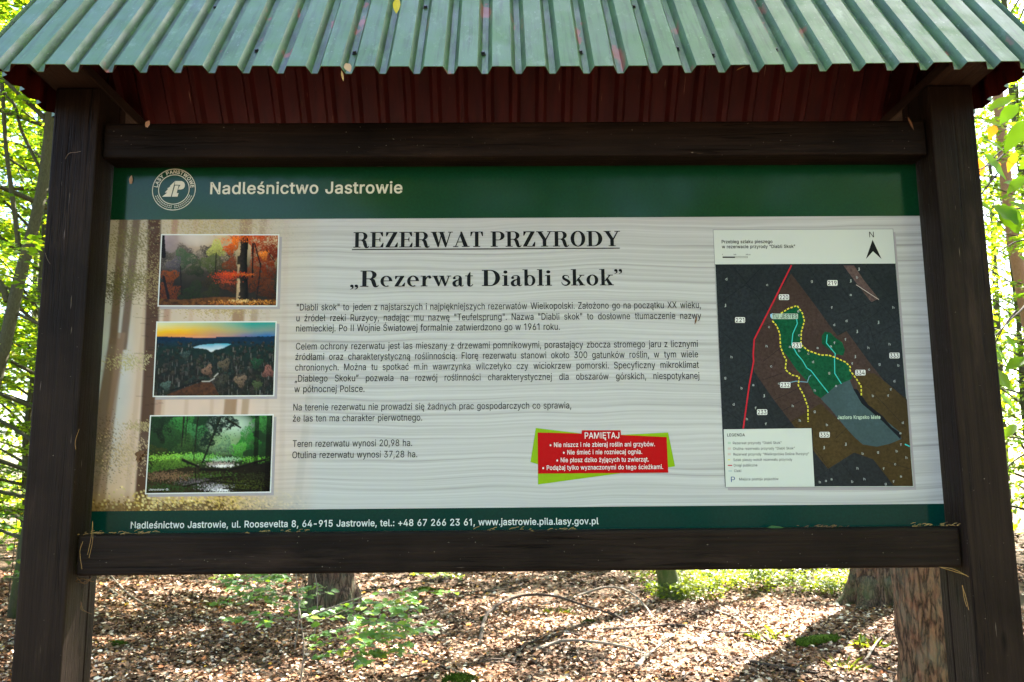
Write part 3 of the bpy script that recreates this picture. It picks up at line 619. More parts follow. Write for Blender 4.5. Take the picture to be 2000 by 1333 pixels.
def seg(x, y, p, q, asp=.6):
    d = np.array([q[0] - p[0], (q[1] - p[1]) * asp]); tt = np.clip(((x - p[0]) * d[0] + (y - p[1]) * asp * d[1]) / (d @ d), 0, 1)
    return np.hypot(x - p[0] - tt * d[0], (y - p[1]) * asp - tt * d[1]), tt
def soften(im, k=1):
    for _ in range(k):
        p = np.pad(im, ((1, 1), (1, 1), (0, 0)), mode='edge')
        im = im * .5 + (p[:-2, 1:-1] + p[2:, 1:-1] + p[1:-1, :-2] + p[1:-1, 2:]) * .125
    return im
def inside(x, y, poly):
    c = np.zeros(x.shape, bool); j = len(poly) - 1
    for i in range(len(poly)):
        (xi, yi), (xj, yj) = poly[i], poly[j]
        if yi != yj: c ^= ((yi > y) != (yj > y)) & (x < (xj - xi) * (y - yi) / (yj - yi) + xi)
        j = i
    return c
def crown(im, x, y, c, fx, fy, r, rng, n, lo=.45, asp=.6):
    """a tree crown in a picture: dabs inside a ragged round, lit from the upper side"""
    h, w = x.shape
    for _ in range(n):
        a = rng.random() * 2 * PI; q = math.sqrt(rng.random()) * r * (.75 + .25 * math.sin(3 * a + fx * 40)); dx, dy = q * math.cos(a), q * math.sin(a) / asp
        X, Y = int((fx + dx) * w), int((fy + dy) * h); k = lo + (1.25 - lo) * np.clip(.5 - .5 * dy / (r / asp) - .15 * dx / r + rng.normal() * .18, 0, 1)
        s_ = rng.integers(1, 3); y0, y1, x0, x1 = max(0, Y), min(h, Y + s_), max(0, X), min(w, X + s_)
        if y1 > y0 and x1 > x0: im[y0:y1, x0:x1] = im[y0:y1, x0:x1] * .3 + np.clip(c * k, 0, 1) * .7
def pic_autumn(h=150, w=246):
    rng = np.random.default_rng(4); x, y = grid(h, w); f = fract(h, w, 30, rng); g = fract(h, w, 6, rng)
    im = lerp(lerp(C3(168, 150, 160), C3(206, 180, 140), x * 2), C3(60, 54, 46), y * 1.9) * (.6 + .8 * f[..., None])
    im = lerp(im, C3(214, 206, 200), np.clip(1 - ((x - .30) ** 2 * 30 + (y - .02) ** 2 * 40), 0, 1) * .7)
    for i in range(30):
        fx = rng.random() * .62; fy = .18 + rng.random() * .3; crown(im, x, y, C3(*(np.array([112, 102, 92]) * (.5 + .6 * rng.random()))), fx, fy, .07, rng, 260, .4)
    for fx, fy, r, c, n in ((.20, .34, .11, (74, 92, 66), 1500), (.12, .42, .08, (92, 84, 92), 700), (.47, .20, .09, (186, 184, 96), 1300), (.42, .40, .10, (84, 92, 52), 1300), (.30, .48, .09, (58, 66, 44), 900), (.52, .45, .08, (70, 66, 44), 700)):
        crown(im, x, y, C3(*c), fx, fy, r, rng, n, .35)
    im = lerp(im, im * .42, np.clip((y - .45) * 4, 0, 1))
    for fx, fy, r, c, n in ((.08, .60, .09, (138, 66, 24), 700), (.10, .86, .11, (112, 50, 20), 800), (.28, .84, .13, (36, 48, 22), 1100), (.45, .66, .10, (54, 44, 26), 700), (.45, .86, .12, (44, 46, 22), 900), (.05, .75, .06, (124, 58, 24), 300)):
        crown(im, x, y, C3(*c), fx, fy, r, rng, n, .25)
    for fx, fy, r, c, n in ((.85, .12, .17, (176, 66, 22), 2600), (.90, .40, .14, (138, 52, 20), 2000), (.82, .62, .13, (112, 50, 22), 1500), (.65, .12, .08, (226, 108, 26), 900), (.58, .20, .06, (214, 92, 28), 500), (.60, .42, .08, (120, 56, 32), 800), (.92, .78, .10, (86, 42, 22), 900), (.60, .70, .09, (92, 46, 26), 700), (.97, .25, .08, (116, 40, 18), 700), (.88, .28, .05, (236, 128, 40), 260)):
        crown(im, x, y, C3(*c), fx, fy, r, rng, n, .25)
    for a, b_, t in (((.80, .12), (.86, .45), .006), ((.86, .40), (.83, .95), .005), ((.785, .12), (.79, .6), .007), ((.47, .25), (.47, .62), .004), ((.90, .2), (.98, .38), .003), ((.17, .45), (.19, .85), .004), ((.03, .6), (.08, .9), .012), ((.0, .0), (.02, .30), .02)):
        d, _ = seg(x, y, a, b_); im[d < t] = C3(26, 20, 20)
    ground_ = y > .90 + .02 * np.sin(x * 9); im[ground_] = (lerp(C3(52, 32, 16), C3(120, 74, 32), g * 1.6 - .4))[ground_]
    cx = .705 - .006 * np.sin(y * 5); hw = .043 + .022 * np.clip(y - .55, 0, 1) ; tr = (np.abs(x - cx) < hw) & (y < .93)
    tex = vnoise(h, w, 5, rng) * .6 + vnoise(h, w, 2, rng) * .4
    im[tr] = (lerp(C3(48, 38, 30), C3(16, 12, 10), (x - cx) / hw * .8 + .5) * (.5 + tex[..., None]))[tr]
    lit = tr & (x < cx - hw * (.55 - .5 * (tex - .5))) & (((y > .42) & (y < .55)) | (y > .62) | (y < .3)); im[lit] = (C3(186, 158, 122) * (.45 + .8 * tex[..., None]))[lit]
    for fx, fy, rx, ry, c, n in ((.59, .555, .06, .018, (206, 66, 22), 300), (.55, .59, .06, .02, (176, 52, 24), 220), (.72, .56, .05, .008, (196, 92, 32), 110), (.58, .66, .05, .018, (170, 66, 36), 120), (.72, .03, .09, .022, (196, 74, 22), 300), (.62, .07, .05, .03, (236, 112, 24), 200), (.75, .95, .16, .018, (204, 132, 52), 260), (.70, .93, .05, .012, (232, 190, 120), 90), (.55, .96, .08, .014, (160, 92, 40), 130)):
        splat(im, x, y, C3(*c), fx, fy, (rx, ry), rng, n, (1, 2), .4)
    return soften(im)
def pic_lake(h=150, w=240):
    rng = np.random.default_rng(8); x, y = grid(h, w); f = fract(h, w, 40, rng); g = fract(h, w, 5, rng); hz = .205 - .012 * np.cos(x * 7) * (x < .5) - .012 * x
    cl = fract(h, w, 60, rng); s = y / .21 + (cl - .5) * .5
    top = lerp(C3(222, 218, 170), C3(40, 150, 140), x * 1.25); mid = lerp(C3(240, 192, 30), C3(120, 140, 130), np.clip((x - .2) * 1.6, 0, 1)); low = lerp(C3(226, 128, 48), C3(10, 96, 170), np.clip((x - .25) * 1.6, 0, 1))
    im = lerp(lerp(top, mid, s * 1.9), low, s * 2 - 1)
    im = lerp(im, C3(226, 160, 130), np.clip(1 - np.abs(y - hz) * 26, 0, 1) * np.clip(1 - np.abs(x - .35) * 3, 0, 1) * .7)
    land = y > hz + .006 * (vnoise(h, w, 3, rng) - .5)
    L = lerp(lerp(C3(8, 40, 66), C3(16, 40, 36), (y - .24) * 9), C3(26, 26, 20), (y - .38) * 3)
    im[land] = (L * (.45 + 1.0 * g[..., None]))[land]
    # tree tops: near ones larger
    for i in range(520):
        yy = .27 + .72 * rng.random() ** 1.1; xx = rng.random(); r = .006 + .035 * max(0, yy - .25)
        if .33 < xx < .64 and yy < .43: continue
        c = np.array([(34, 52, 44), (44, 50, 34), (62, 54, 44), (28, 44, 40), (70, 62, 56)][rng.integers(5)]) * (.5 + .6 * rng.random())
        crown(im, x, y, C3(*c), xx, yy, r, rng, int(14 + r * 2200), .12)
        if rng.random() < .5:
            l = r * (1.5 + 2 * rng.random()) / .6; st = (np.abs(x - xx - .004) < .0028) & (y > yy) & (y < yy + l); im[st] = im[st] * .4 + C3(*(np.array([120, 116, 110]) * (.4 + .7 * rng.random()))) * .6
    for fx, fy, r, c, n in ((.44, .66, .055, (128, 96, 78), 420), (.58, .58, .06, (96, 84, 66), 420), (.72, .80, .06, (126, 104, 84), 420), (.95, .68, .06, (138, 90, 80), 420), (.10, .86, .05, (74, 96, 88), 320), (.86, .86, .05, (70, 84, 50), 300), (.55, .80, .08, (60, 58, 46), 500), (.85, .56, .06, (30, 74, 46), 300), (.25, .45, .05, (60, 78, 74), 200)):
        crown(im, x, y, C3(*c), fx, fy, r, rng, n, .2)
    fld = inside(x, y, [(.10, 1), (.16, .95), (.42, .80), (.48, .82), (.52, .92), (.55, 1)]); im[fld] = (lerp(C3(40, 24, 14), C3(92, 54, 30), g * 1.8 - .4))[fld]
    d, _ = seg(x, y, (.14, .93), (.42, .78)); im[d < .006] = C3(10, 9, 8)
    for a, b_ in (((.40, .81), (.46, .81)), ((.46, .81), (.50, .77)), ((.50, .75), (.53, .70))):
        d, _ = seg(x, y, a, b_); im[d < .004] = C3(176, 172, 166)
    lk = inside(x, y, [(.305, .345), (.37, .312), (.45, .297), (.56, .292), (.635, .297), (.60, .325), (.57, .352), (.53, .37), (.50, .375), (.475, .405), (.455, .402), (.43, .37), (.38, .358), (.33, .352)])
    im[lk] = lerp(C3(70, 165, 196), C3(206, 214, 220), (y - .29) * 10 + (vnoise(h, w, 8, rng) - .5) * .2)[lk]
    return soften(im)
def pic_stream(h=150, w=240):
    rng = np.random.default_rng(15); x, y = grid(h, w); f = fract(h, w, 22, rng); g = fract(h, w, 5, rng)
    im = lerp(C3(26, 66, 34), C3(30, 40, 18), y * 1.2) * (.3 + 1.1 * f[..., None])
    im = lerp(im, C3(196, 222, 200), np.clip(1 - ((x - .66) ** 2 * 22 + (y - .13) ** 2 * 30), 0, 1) * .9)
    im = lerp(im, C3(150, 186, 130), np.clip(1 - ((x - .62) ** 2 * 18 + (y - .34) ** 2 * 26), 0, 1) * .75)
    for fx, fy, r, c, n in ((.10, .14, .14, (16, 40, 20), 1600), (.27, .10, .12, (54, 128, 56), 1400), (.20, .30, .14, (36, 76, 34), 1500), (.38, .22, .10, (62, 128, 70), 900), (.30, .42, .12, (50, 82, 36), 1000), (.92, .10, .12, (64, 138, 60), 1200), (.80, .34, .12, (46, 126, 46), 1400), (.72, .46, .09, (84, 164, 62), 800), (.55, .10, .10, (16, 34, 28), 1100), (.66, .09, .07, (24, 46, 40), 600), (.47, .32, .07, (18, 42, 32), 700), (.62, .40, .09, (104, 140, 104), 700), (.90, .50, .10, (22, 60, 26), 900), (.06, .5, .10, (52, 60, 22), 800)):
        crown(im, x, y, C3(*c), fx, fy, r, rng, n, .2)
    for fx, fy, rx, ry, c, n in ((.22, .54, .12, .025, (136, 196, 66), 900), (.40, .54, .09, .025, (106, 176, 76), 620), (.18, .62, .1, .04, (84, 118, 38), 700), (.10, .70, .09, .05, (58, 92, 28), 600), (.62, .57, .07, .014, (150, 190, 150), 260), (.86, .575, .06, .02, (96, 166, 54), 260), (.30, .60, .08, .03, (70, 104, 34), 400)):
        splat(im, x, y, C3(*c), fx, fy, (rx, ry), rng, n, (1, 2), .4)
    dn = y > .67 + .07 * (x < .3) * (1 - x / .3) - .05 * (x > .75) * (x - .75) / .25 + .02 * (g - .5)
    im[dn] = (lerp(C3(50, 44, 26), C3(16, 15, 10), x * 1.1) * (.3 + 1.3 * g[..., None]))[dn]
    for fx, fy, rx, ry, c, n in ((.18, .78, .11, .03, (118, 90, 66), 700), (.58, .63, .06, .015, (160, 146, 138), 300), (.61, .655, .05, .01, (222, 222, 218), 160), (.42, .86, .08, .025, (98, 90, 96), 300), (.56, .93, .06, .025, (176, 172, 180), 320), (.2, .92, .14, .03, (42, 70, 32), 500), (.75, .90, .14, .035, (62, 72, 24), 480), (.5, .78, .12, .022, (56, 86, 28), 340), (.86, .80, .08, .03, (40, 46, 22), 260), (.60, .97, .05, .01, (226, 226, 230), 120)):
        splat(im, x, y, C3(*c), fx, fy, (rx, ry), rng, n, (1, 2), .45)
    for p, q, t in (((.28, .575), (.45, .69), .012), ((.43, .695), (.68, .71), .016), ((.66, .71), (.95, .585), .015), ((.385, 0), (.37, .58), .006), ((.27, 0), (.265, .4), .008), ((.30, 0), (.29, .35), .004), ((.57, .02), (.44, .62), .012), ((.62, .04), (.74, .16), .010), ((.30, .92), (.60, .82), .007), ((.52, .86), (.97, .92), .006), ((.39, .68), (.395, .85), .006), ((.50, .82), (.70, .79), .007), ((.62, .95), (.95, .99), .006)):
        d, tt = seg(x, y, p, q); im[d < t * (1 - .4 * tt)] = C3(14, 15, 11)
        e = (d > t * .5) & (d < t * .9) & (y * 1.0 < (p[1] + tt * (q[1] - p[1]))); im[e] = im[e] * .5 + C3(60, 72, 36) * .5
    splat(im, x, y, C3(14, 34, 26), .53, .16, (.07, .09), rng, 420, (1, 2)); splat(im, x, y, C3(20, 44, 30), .46, .36, (.05, .1), rng, 300, (1, 2))
    s_ = (x > .95) | ((x > .855) & (x < .895) & (y < .66)); im[s_] = im[s_] * .22
    return soften(im)
def pic_fog(h=300, w=210):
    """misty beech wood printed behind the pictures; alpha fades into the pale board"""
    rng = np.random.default_rng(2); x, y = grid(h, w)
    im = lerp(lerp(C3(190, 176, 152), C3(214, 188, 174), y * 1.3), C3(214, 180, 150), (y - .6) * 2)
    im = lerp(im, C3(200, 205, 215), np.clip(1 - ((x - .03) ** 2 * 60 + (y - .55) ** 2 * 6), 0, 1))
    f = fract(h, w, 40, rng); im = im * (.88 + .24 * f[..., None])
    def trunk(xt, xb, w0, c, a=1, y0=0, y1=1, bend=0):
        xc = xt + (xb - xt) * y + bend * np.sin(y * PI); k = np.clip((w0 - np.abs(x - xc)) / .006 + .5, 0, 1) * a * (y >= y0) * (y <= y1)
        im[:] = lerp(im, C3(*c), k)
    for i in range(9): trunk(.08 + .11 * i + rng.normal() * .02, .06 + .11 * i + rng.normal() * .02, .008 + .006 * rng.random(), (190, 160, 138), .6)
    trunk(.63, .57, .028, (150, 118, 90), .9); trunk(.71, .63, .016, (158, 128, 98), .8); trunk(1.02, .9, .018, (168, 142, 118), .7)
    trunk(.30, .25, .014, (172, 136, 116), .9)
    trunk(.06, .03, .020, (108, 86, 70), .95, 0, .44); trunk(.12, .04, .018, (112, 88, 72), .95, 0, .46, .01)
    trunk(.125, -.02, .036, (118, 95, 80), .95, .42, 1); trunk(.115, .035, .018, (150, 120, 102), .8, .40, 1)
    trunk(.203, .215, .031, (84, 58, 42), 1, 0, 1, .012)
    im = soften(im)
    for a in ((.10, .08, .05, .04, (122, 112, 74), 420), (.05, .24, .05, .03, (96, 90, 60), 380), (.14, .22, .04, .03, (128, 118, 74), 240), (.24, .22, .04, .05, (150, 130, 90), 260), (.5, .03, .12, .03, (176, 158, 112), 520), (.62, .16, .07, .02, (190, 172, 128), 200), (.55, .32, .10, .015, (178, 156, 108), 260), (.12, .50, .05, .015, (190, 178, 132), 160), (.2, .72, .04, .01, (168, 152, 108), 90), (.02, .80, .04, .05, (104, 88, 68), 420), (.14, .81, .05, .04, (196, 168, 132), 260), (.8, .06, .1, .05, (190, 176, 140), 240), (.97, .1, .03, .08, (184, 170, 142), 160)):
        splat(im, x, y, C3(*a[4]), a[0], a[1], (a[2], a[3]), rng, a[5] * 3, (1, 1), .3)
    for _ in range(26):
        yy = .05 + .6 * rng.random(); l = .03 + .05 * rng.random(); sgn = 1 if rng.random() < .6 else -1
        s_ = (np.abs(y - yy + .3 * (x - .2) * sgn * .3) < .0016) & ((x - .21) * sgn > 0) & ((x - .21) * sgn < l); im[s_] = im[s_] * .72
    fl = np.clip((y - .93) * 12, 0, 1); im[:] = lerp(im, C3(150, 118, 58), fl)
    for a in ((.5, .975, .16, .012, (206, 176, 92), 900), (.4, .985, .2, .01, (92, 68, 34), 700), (.12, .985, .08, .012, (122, 92, 52), 300), (.7, .97, .15, .02, (204, 172, 118), 400), (.3, .96, .1, .02, (226, 206, 142), 200)):
        splat(im, x, y, C3(*a[4]), a[0], a[1], (a[2], a[3]), rng, a[5], (1, 2), .4)
    al = np.clip((1.02 - x) / .40, 0, 1); al = np.maximum(al, np.clip((y - .86) * 5, 0, 1) * np.clip((1 - x) / .3, 0, 1))
    al = np.clip(al * (.85 + .3 * f), 0, 1) * np.clip((1 - x) / .05, 0, 1)
    return im, al
def print_grid(name, im, corners, layer, mat, parent, alpha=None):
    """a grid of small faces on the board carrying the colours of a printed picture"""
    h, w = im.shape[:2]; TL, TR, BR, BL = [np.array(at(*q)) for q in corners]
    u = np.linspace(0, 1, w)[None, :, None]; v = np.linspace(0, 1, h)[:, None, None]
    P = (TL * (1 - u) + TR * u) * (1 - v) + (BL * (1 - u) + BR * u) * v
    P[..., 1] = -LAY * layer
    i = np.arange(h - 1)[:, None] * w + np.arange(w - 1)[None]
    F = np.stack([i, i + w, i + w + 1, i + 1], -1).reshape(-1, 4)
    col = np.concatenate([np.clip(im, 0, 1), (np.ones((h, w)) if alpha is None else alpha)[..., None]], -1).reshape(-1, 4)
    return mesh_obj(name, P.reshape(-1, 3), F, mat, parent, col=col, smooth=True)

# ================================================================== the ground
def terrain(x, y):
    return (.035 * np.sin(x * .9 + 1.3) * np.sin(y * .7 + .4) + .02 * np.sin(x * 2.3 + y * 1.7)) * np.clip((np.hypot(x, y + 1) - 1.5) / 3, 0, 1)
def soil():
    mt, n, b = new_mat('forest_soil', .95, .2)
    a = noise(n, coords(n), 2.0, 5); f = noise(n, coords(n), 38, 5, .75)
    c = ramp(n, f, [(.25, (.022, .013, .007)), (.5, (.075, .045, .024)), (.75, (.17, .11, .065))])
    c = mix(n, c, (.035, .05, .012, 1), ramp(n, a, [(.55, (0, 0, 0)), (.75, (.5, .5, .5))]))
    n.links.new(c, b.inputs['Base Color']); bump(n, b, f, .9, .03); return mt
M['soil'] = soil()
gx = np.concatenate([np.linspace(-200, -14, 20), np.linspace(-13, 13, 90), np.linspace(14, 200, 20)])
gy = np.concatenate([np.linspace(-200, -6, 14), np.linspace(-5, 18, 80), np.linspace(19, 200, 20)])
GX, GY = np.meshgrid(gx, gy)
GV = np.stack([GX, GY, terrain(GX, GY)], -1).reshape(-1, 3)
gi = np.arange(len(gy) - 1)[:, None] * len(gx) + np.arange(len(gx) - 1)[None]
tag(mesh_obj('ground', GV, np.stack([gi, gi + 1, gi + len(gx) + 1, gi + len(gx)], -1).reshape(-1, 4), M['soil'], smooth=True), kind='structure')

# ================================================================== the information board
PX0, PX1 = -1.0, 1.0
board = tag(empty('information_board', (0, 0, 0)), 'roofed wooden forest information board with dark posts, green metal roof and a large printed panel', 'sign board')
for s_ in (-1, 1):
    b_ = MB(); x0, x1 = sorted((s_ * 1.0, s_ * 1.108))
    b_.box((x0, -.09, -.3), (x1, .016, 2.532), .004)
    p_ = b_.build('post', M['post'], board)
    b_ = MB(); b_.box((x0 + .001, .020, -.3), (x1 - .001, .055, 2.532), .003)
    b_.build('backing_plank', M['post'], p_)
    tb = MB(); tb.box((x0 - (.012 if s_ < 0 else -.002), -.235, 2.534), (x1 + (.012 if s_ > 0 else -.002), .195, 2.562), .003)
    tb.build('tie_beam', M['tie'], board)
tb = MB(); tb.box((-.997, -.07, 2.364), (.997, .03, 2.452), .006); tb.build('crossbeam', M['beam'], board)
tb = MB(); tb.box((-.993, -.07, 1.3895), (.995, .03, 1.4775), .006); lb = tb.build('crossbeam', M['beam'], board)

# ---- corrugated roof
PITCH, CROWN, WEB, TROUGH, DEP = .0721, .040, .0095, .0131, .017
SLOPE = math.radians(52.3)
EY, EZ, RY = .33, 2.462, -.02
def profile(x0, x1, ph):
    """(x, height, wear) along the eave"""
    out = []; k = math.floor((x0 - ph) / PITCH) - 1
    while True:
        c = ph + k * PITCH
        for dx, hh, wr in ((-TROUGH / 2 - WEB, 0, 0), (-TROUGH / 2, -DEP, 1), (TROUGH / 2, -DEP, 1), (TROUGH / 2 + WEB, 0, 0)):
            out.append((c + dx, hh, wr))
        # slight stiffening dips in the crown
        k += 1
        if c > x1 + PITCH: break
    xs = np.array([o[0] for o in out]); hs = np.array([o[1] for o in out]); wr = np.array([o[2] for o in out])
    keep = (xs > x0) & (xs < x1)
    X = np.concatenate([[x0], xs[keep], [x1]]); H = np.concatenate([[np.interp(x0, xs, hs)], hs[keep], [np.interp(x1, xs, hs)]])
    Wr = np.concatenate([[0], wr[keep], [0]]); return X, H, Wr
def sheet(name, side, parent, mats):
    X, H, Wr = profile(-1.165, 1.165, -1.01)
    L = EY / math.cos(SLOPE); nr = 14; V = []; F = []; I = []; Cc = []
    rng = np.random.default_rng(5 + side)
    sag = lambda x: -.010 * np.cos(np.clip(x / 1.165, -1, 1) * PI / 2) + .004
    for lay in (0, 1):
        for r in range(nr + 1):
            t = r / nr
            for x, hh, wr in zip(X, H, Wr):
                off = hh - (.0016 if lay else 0)
                yy = RY + side * (EY * (1 - t)) + side * math.sin(SLOPE) * off
                zz = EZ + EY * math.tan(SLOPE) * t + math.cos(SLOPE) * off + sag(x) * (1 - t)
                V.append((x, yy, zz)); Cc.append((wr * (1 if t < .9 else 0),) * 3 + (1,))
    n = len(X); B = (nr + 1) * n
    for lay in (0, 1):
        for r in range(nr):
            for i in range(n - 1):
                a = lay * B + r * n + i; q = (a, a + 1, a + n + 1, a + n)
                if (side > 0) != (lay == 1): q = q[::-1]
                F.append(q); I.append(lay)
    for i in range(n - 1): F.append((i, i + 1, B + i + 1, B + i)); I.append(0)
    for r in range(nr):
        F.append((r * n, (r + 1) * n, B + (r + 1) * n, B + r * n)); I.append(0)
        F.append((r * n + n - 1, (r + 1) * n + n - 1, B + (r + 1) * n + n - 1, B + r * n + n - 1)); I.append(0)
    return mesh_obj(name, V, F, mats, parent, idx=I, col=Cc)
front = sheet('roof_sheet', -1, board, [M['roof_green'], M['roof_red']])
rear = sheet('roof_sheet', 1, board, [M['roof_green'], M['roof_red']])
for sx_, t_ in ((-.575, .19), (-.359, .17), (-.077, .16), (.137, .17), (.353, .20), (.426, .14), (.57, .185), (.714, .185), (-.86, .18), (-.218, .62), (.282, .62), (.786, .62), (-.72, .62)):
    y_ = RY - EY * (1 - t_) - math.sin(SLOPE) * -DEP; z_ = EZ + EY * math.tan(SLOPE) * t_ + math.cos(SLOPE) * -DEP - .004
    nrm = Vector((0, -math.sin(SLOPE), math.cos(SLOPE))); p0 = Vector((sx_, y_, z_)); sb = MB()
    sb.tube([p0 - nrm * .002, p0 + nrm * .002], [.0062, .0062], 10); sb.tube([p0 + nrm * .0021, p0 + nrm * .007], [.0045, .0038], 6)
    sb.build('screw', M['screw'], front)
rc = MB()
zr = EZ + EY * math.tan(SLOPE)
for sgn in (-1, 1):
    a_ = np.array([(0, RY, zr + .014), (0, RY + sgn * .07, zr + .014 - .07 * math.tan(SLOPE))])
    rc.add([(-1.175, a_[0][1], a_[0][2]), (1.175, a_[0][1], a_[0][2]), (1.175, a_[1][1], a_[1][2]), (-1.175, a_[1][1], a_[1][2])], [(0, 1, 2, 3) if sgn < 0 else (3, 2, 1, 0)])
rc.build('ridge_cap', M['roof_green'], board)
for yb in (-.215,):
    bt = MB(); bt.box((-1.112, yb - .015, 2.5625), (1.112, yb + .015, 2.572)); bt.build('batten', M['beam'], board)
def gable(s_):
    X0 = s_ * 1.130; V = []; F = []; I = []
    ys = []; k = 0
    y = -.315
    while y < .275:
        for dy, d in ((0, 0), (.040, 0), (.0495, -.017), (.0626, -.017)):
            if y + dy < .275: ys.append((y + dy, d))
        y += .0721
    ys.append((.275, 0))
    for lay in (0, 1):
        for (yy, d) in ys:
            xx = X0 + s_ * (d + .017 - lay * .0015)
            top = EZ + (EY - abs(yy - RY)) * math.tan(SLOPE) - .03
            V += [(xx, yy, 2.487), (xx, yy, max(top, 2.492))]
    n = len(ys)
    for lay in (0, 1):
        for i in range(n - 1):
            a = lay * 2 * n + 2 * i; q = (a, a + 2, a + 3, a + 1)
            F.append(q if (s_ > 0) != (lay == 1) else q[::-1]); I.append(lay)
    return mesh_obj('gable_sheet', V, F, [M['roof_green'], M['roof_red']], board, idx=I)
gable(-1); gable(1)

# ---- the panel and everything printed on it
ZT = 1.5287 + .7020
pb = MB(); pb.box((-.998, .0, 1.4775), (.998, .008, 2.3662))
panel = pb.build('panel', M['white'], board)
fog, fal = pic_fog()
im = np.ones((8, 8, 3)) * .7
# the pale boards printed over the whole face, a grid with the misty wood at its left end
def base_print():
    h, w = fog.shape[:2]; zt, zb = ZT, 1.5287; xs = np.concatenate([np.linspace(-.998, -.47, w), [.998]])
    zs = np.linspace(zt, zb, h); Xg, Zg = np.meshgrid(xs, zs)
    V = np.stack([Xg, np.full_like(Xg, -LAY), Zg], -1).reshape(-1, 3)
    col = np.zeros((h, w + 1, 4)); col[:, :w, :3] = np.clip(fog, 0, 1); col[:, :w, 3] = fal; col[:, w, :3] = .6
    i = np.arange(h - 1)[:, None] * (w + 1) + np.arange(w)[None]
    F = np.stack([i, i + w + 1, i + w + 2, i + 1], -1).reshape(-1, 4)
    mesh_obj('board_print', V, F, M['panel'], panel, col=col.reshape(-1, 4))
base_print()
q_ = MB(); q_.poly([(-.998, -LAY, ZT), (.998, -LAY, ZT), (.998, -LAY, 2.3662), (-.998, -LAY, 2.3662)]); q_.build('header_band', M['green_band'], panel)
q_ = MB(); q_.poly([(-.998, -LAY, 1.4776), (.998, -LAY, 1.4776), (.998, -LAY, 1.5287), (-.998, -LAY, 1.5287)]); q_.build('footer_band', M['teal_band'], panel)

t_ = MB(); put(t_, 'Nadle\u015bnictwo Jastrowie', 410.6, 786, 379, 378.4, 22.4, 3, 0, .014); t_.build('header_lettering', M['cream'], panel)
t_ = MB(); put(t_, 'Nadle\u015bnictwo Jastrowie, ul. Roosevelta 8, 64-915 Jastrowie, tel.: +48 67 266 23 61, www.jastrowie.pila.lasy.gov.pl', 255.4, 1169, 1032.8, 1023.9, 12.8, 3, 0, .012)
t_.build('footer_lettering', M['white'], panel)
t_ = MB()
put_serif(t_, 'REZERWAT PRZYRODY', 690.2, 1211, 484.6, 481, 30)
flatline(t_, [(688, 488.3), (1210, 485.3)], 2.0, 3)
put_serif(t_, '\u201eRezerwat Diabli skok\u201d', 684, 1218.5, 561.5, 557, 31.5)
t_.build('title_lettering', M['ink'], panel)
t_ = MB()
L = [('niemieckiej. Po II Wojnie \u015awiatowej formalnie zatwierdzono go w 1961 roku.', 578.5, 1093.4, 647.5, 645.5, 0),
     ('"Diabli skok" to jeden z najstarszych i najpi\u0119kniejszych rezerwat\u00f3w Wielkopolski. Za\u0142o\u017cono go na pocz\u0105tku XX wieku,', 579.7, 1369, 606.4, 603, 1),
     ('u \u017ar\u00f3de\u0142 rzeki Rurzycy, nadaj\u0105c mu nazw\u0119 "Teufelsprung". Nazwa "Diabli skok" to dos\u0142owne t\u0142umaczenie nazwy', 579, 1369.5, 627.4, 624, 1),
     ('Celem ochrony rezerwatu jest las mieszany z drzewami pomnikowymi, porastaj\u0105cy zbocza stromego jaru z licznymi', 578, 1363, 682.8, 678.8, 1),
     ('\u017ar\u00f3d\u0142ami oraz charakterystyczn\u0105 ro\u015blinno\u015bci\u0105. Flor\u0119 rezerwatu stanowi oko\u0142o 300 gatunk\u00f3w ro\u015blin, w tym wiele', 577, 1363.5, 703, 699.3, 1),
     ('chronionych. Mo\u017cna tu spotka\u0107 m.in wawrzynka wilcze\u0142yko czy wiciokrzew pomorski. Specyficzny mikroklimat', 576.6, 1365, 723.5, 720, 1),
     ('\u201eDiablego Skoku\u201d pozwala na rozw\u00f3j ro\u015blinno\u015bci charakterystycznej dla obszar\u00f3w g\u00f3rskich, niespotykanej', 576, 1366, 745, 741.6, 1),
     ('w p\u00f3\u0142nocnej Polsce.', 575, 712, 766.8, 766, 0),
     ('Na terenie rezerwatu nie prowadzi si\u0119 \u017cadnych prac gospodarczych co sprawia,', 573, 1115.7, 801.3, 799.3, 0),
     ('\u017ce las ten ma charakter pierwotnego.', 572, 824.6, 823.5, 822.6, 0),
     ('Teren rezerwatu wynosi 20,98 ha.', 571.8, 805, 873, 872, 0),
     ('Otulina rezerwatu wynosi 37,28 ha.', 571, 815, 895, 894, 0)]
REF = None
for s_, a_, b_, ya, yb, just in L:
    r_ = put(t_, s_, a_, b_, ya, yb, 13.0, 3, 0, .0015, REF if just else None)
    if REF is None: REF = r_ * .985
t_.build('text_lettering', M['ink'], panel)

